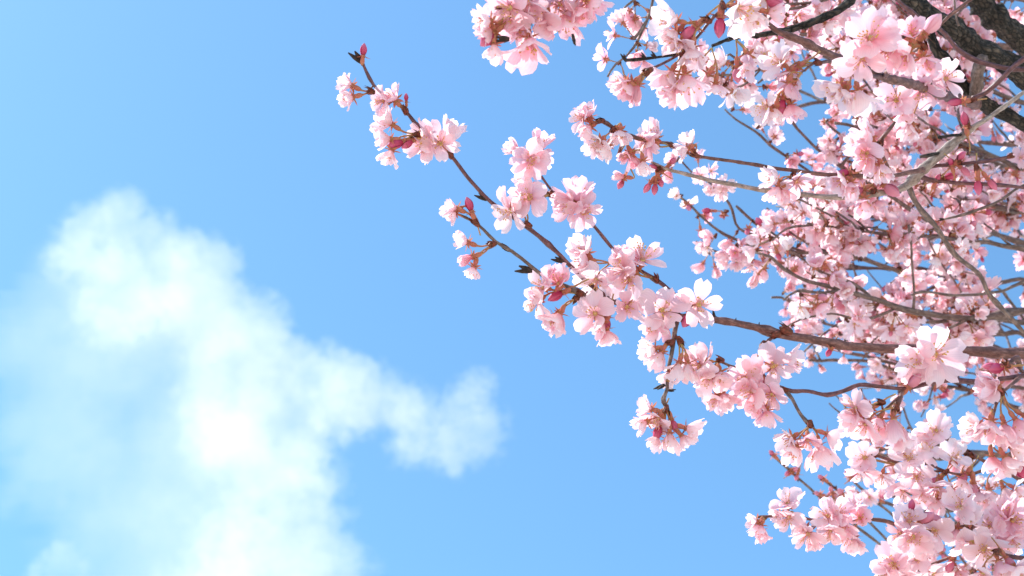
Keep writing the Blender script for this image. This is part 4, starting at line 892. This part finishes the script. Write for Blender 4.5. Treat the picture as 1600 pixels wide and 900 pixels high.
# ---------------------------------------------------------------- cloud
CLOUD_D = 2000.0
K = CLOUD_D / FPX                               # metres for one photo pixel at the cloud
def make_cloud(name, label, blobs, box, res, seed, dens, warp=1.0):
    """blobs: x, y in photo pixels, radius, weight. A real volume: a density grid filled by fields."""
    x0, x1, y0, y1, zr = box
    cx, cyy = (x0 + x1) / 2, (y0 + y1) / 2
    ng = bpy.data.node_groups.new(name + '_density', 'GeometryNodeTree')
    ng.interface.new_socket('Geometry', in_out='INPUT', socket_type='NodeSocketGeometry')
    ng.interface.new_socket('Geometry', in_out='OUTPUT', socket_type='NodeSocketGeometry')
    N, L = ng.nodes, ng.links
    out = N.new('NodeGroupOutput')
    pos = N.new('GeometryNodeInputPosition')
    def vm(op, a, b=None, scale=None):
        n = N.new('ShaderNodeVectorMath'); n.operation = op
        if isinstance(a, (tuple, Vector)): n.inputs[0].default_value = a
        else: L.new(a, n.inputs[0])
        if b is not None:
            if isinstance(b, (tuple, Vector)): n.inputs[1].default_value = b
            else: L.new(b, n.inputs[1])
        if scale is not None: n.inputs['Scale'].default_value = scale
        return n.outputs['Value'] if op in ('DISTANCE', 'LENGTH', 'DOT_PRODUCT') else n.outputs['Vector']
    def m(op, a, b=None, c=None, clamp=False):
        n = N.new('ShaderNodeMath'); n.operation = op; n.use_clamp = clamp
        for i, v in enumerate((a, b, c)):
            if v is None: continue
            if isinstance(v, (int, float)): n.inputs[i].default_value = v
            else: L.new(v, n.inputs[i])
        return n.outputs[0]
    def nz(scale, detail, rough, off, vec):
        n = N.new('ShaderNodeTexNoise'); n.inputs['Scale'].default_value = scale
        n.inputs['Detail'].default_value = detail; n.inputs['Roughness'].default_value = rough
        L.new(vm('ADD', vec, (off, off * .7, off * 1.3)), n.inputs['Vector'])
        return n
    p = vm('SCALE', pos.outputs[0], scale=1.0 / (100.0 * K))      # 1 unit = 100 photo pixels
    n1 = nz(1.1, 3, .55, seed, p)
    w1 = vm('SCALE', vm('SUBTRACT', n1.outputs['Color'], (.5, .5, .5)), scale=.6 * warp)
    n2 = nz(5.2, 5, .65, seed + 9, p)
    w2 = vm('SCALE', vm('SUBTRACT', n2.outputs['Color'], (.5, .5, .5)), scale=.42 * warp)
    q = vm('MULTIPLY', vm('ADD', vm('ADD', p, w1), w2), (1, 1, 1.5))      # flatter than it is wide
    rng = random.Random(seed)
    crisp = soft = None
    for (bx, by, br, bw) in blobs:
        br *= 1.12
        c = Vector(((bx - cx) / 100, (cyy - by) / 100, rng.uniform(-.5, .5) * min(1, br / 60)))
        f = m('SUBTRACT', 1.0, m('DIVIDE', vm('DISTANCE', q, c), br / 100.0), clamp=True)
        f = m('MULTIPLY', f, bw)
        if bw >= .6: crisp = f if crisp is None else m('MAXIMUM', crisp, f)
        else: soft = f if soft is None else m('MAXIMUM', soft, f)
    n3 = nz(3.2, 9, .7, seed + 3, p)
    n4 = nz(1.0, 3, .5, seed + 21, p)
    er = m('SUBTRACT', crisp, m('MAXIMUM', m('MULTIPLY', m('SUBTRACT', n3.outputs['Fac'], .40), 1.15), .02))
    body = m('MULTIPLY', m('MULTIPLY', er, 4.5, clamp=True), m('MULTIPLY_ADD', n4.outputs['Fac'], 2.6, -.5, clamp=True))
    veil = m('MULTIPLY', m('MULTIPLY', m('SUBTRACT', soft, .03), 1.0, clamp=True), m('MULTIPLY', n3.outputs['Fac'], 1.6))
    de = m('MULTIPLY', m('ADD', body, veil), dens)
    vc = N.new('GeometryNodeVolumeCube')
    L.new(de, vc.inputs['Density'])
    hx, hy = (x1 - x0) / 2 * K, (y1 - y0) / 2 * K
    vc.inputs['Min'].default_value = (-hx, -hy, -zr * K)
    vc.inputs['Max'].default_value = (hx, hy, zr * K)
    for k, v in zip(('Resolution X', 'Resolution Y', 'Resolution Z'), res): vc.inputs[k].default_value = v
    sm = N.new('GeometryNodeSetMaterial'); sm.inputs['Material'].default_value = MCLOUD
    L.new(vc.outputs[0], sm.inputs[0]); L.new(sm.outputs[0], out.inputs[0])
    vol = bpy.data.volumes.new(name)
    vol.materials.append(MCLOUD)
    o = bpy.data.objects.new(name, vol)
    col.objects.link(o)
    o.location = at(cx, cyy, CLOUD_D)
    o.rotation_euler = cam.rotation_euler
    md = o.modifiers.new('density', 'NODES'); md.node_group = ng
    o['label'] = label; o['category'] = 'cloud'
    return o
MCLOUD = bpy.data.materials.new('cloud_vapour'); MCLOUD.use_nodes = True
_n = MCLOUD.node_tree; _n.nodes.remove(_n.nodes['Principled BSDF'])
_pv = _n.nodes.new('ShaderNodeVolumePrincipled')
_pv.inputs['Color'].default_value = (1, .95, .98, 1); _pv.inputs['Density'].default_value = 1.0
_pv.inputs['Anisotropy'].default_value = 0.1
_n.links.new(_pv.outputs[0], _n.nodes['Material Output'].inputs['Volume'])
CLOUD_BLOBS = [
 (185,352,62,1),(150,372,62,.9),(118,392,48,.7),(232,392,70,1),(300,418,72,1),(342,402,44,.8),(205,450,120,.7),(220,540,150,.59),(120,480,120,.55),(322,482,82,1),(85,415,40,.7),
 (385,535,84,1.05),(285,540,135,.5),(350,560,90,.8),(445,568,62,1),(505,610,72,.95),(395,640,125,.8),(470,672,66,.9),(565,620,66,.9),(622,632,58,.85),(655,655,50,.8),(540,660,44,.7),
 (722,655,66,.62),(752,680,62,.62),(700,692,62,.62),(645,698,48,.6),(738,605,40,.6),
 (420,755,125,.7),(455,800,100,.75),(440,870,130,.68),(500,905,100,.75),(300,690,170,.59),(270,800,190,.58),(300,900,170,.59),(370,700,100,.68),(380,850,110,.65),(150,560,180,.5),(130,680,190,.45),(50,530,140,.4),
 (180,800,150,.45),(100,885,40,.7),(62,900,34,.6),(10,790,36,.4),(200,960,140,.5),(380,980,170,.7)]
make_cloud('cloud', 'white cumulus cloud with soft ragged edges drifting in the blue sky', CLOUD_BLOBS, (-160, 860, 250, 1080, 190), (300, 244, 64), 11, .0060)
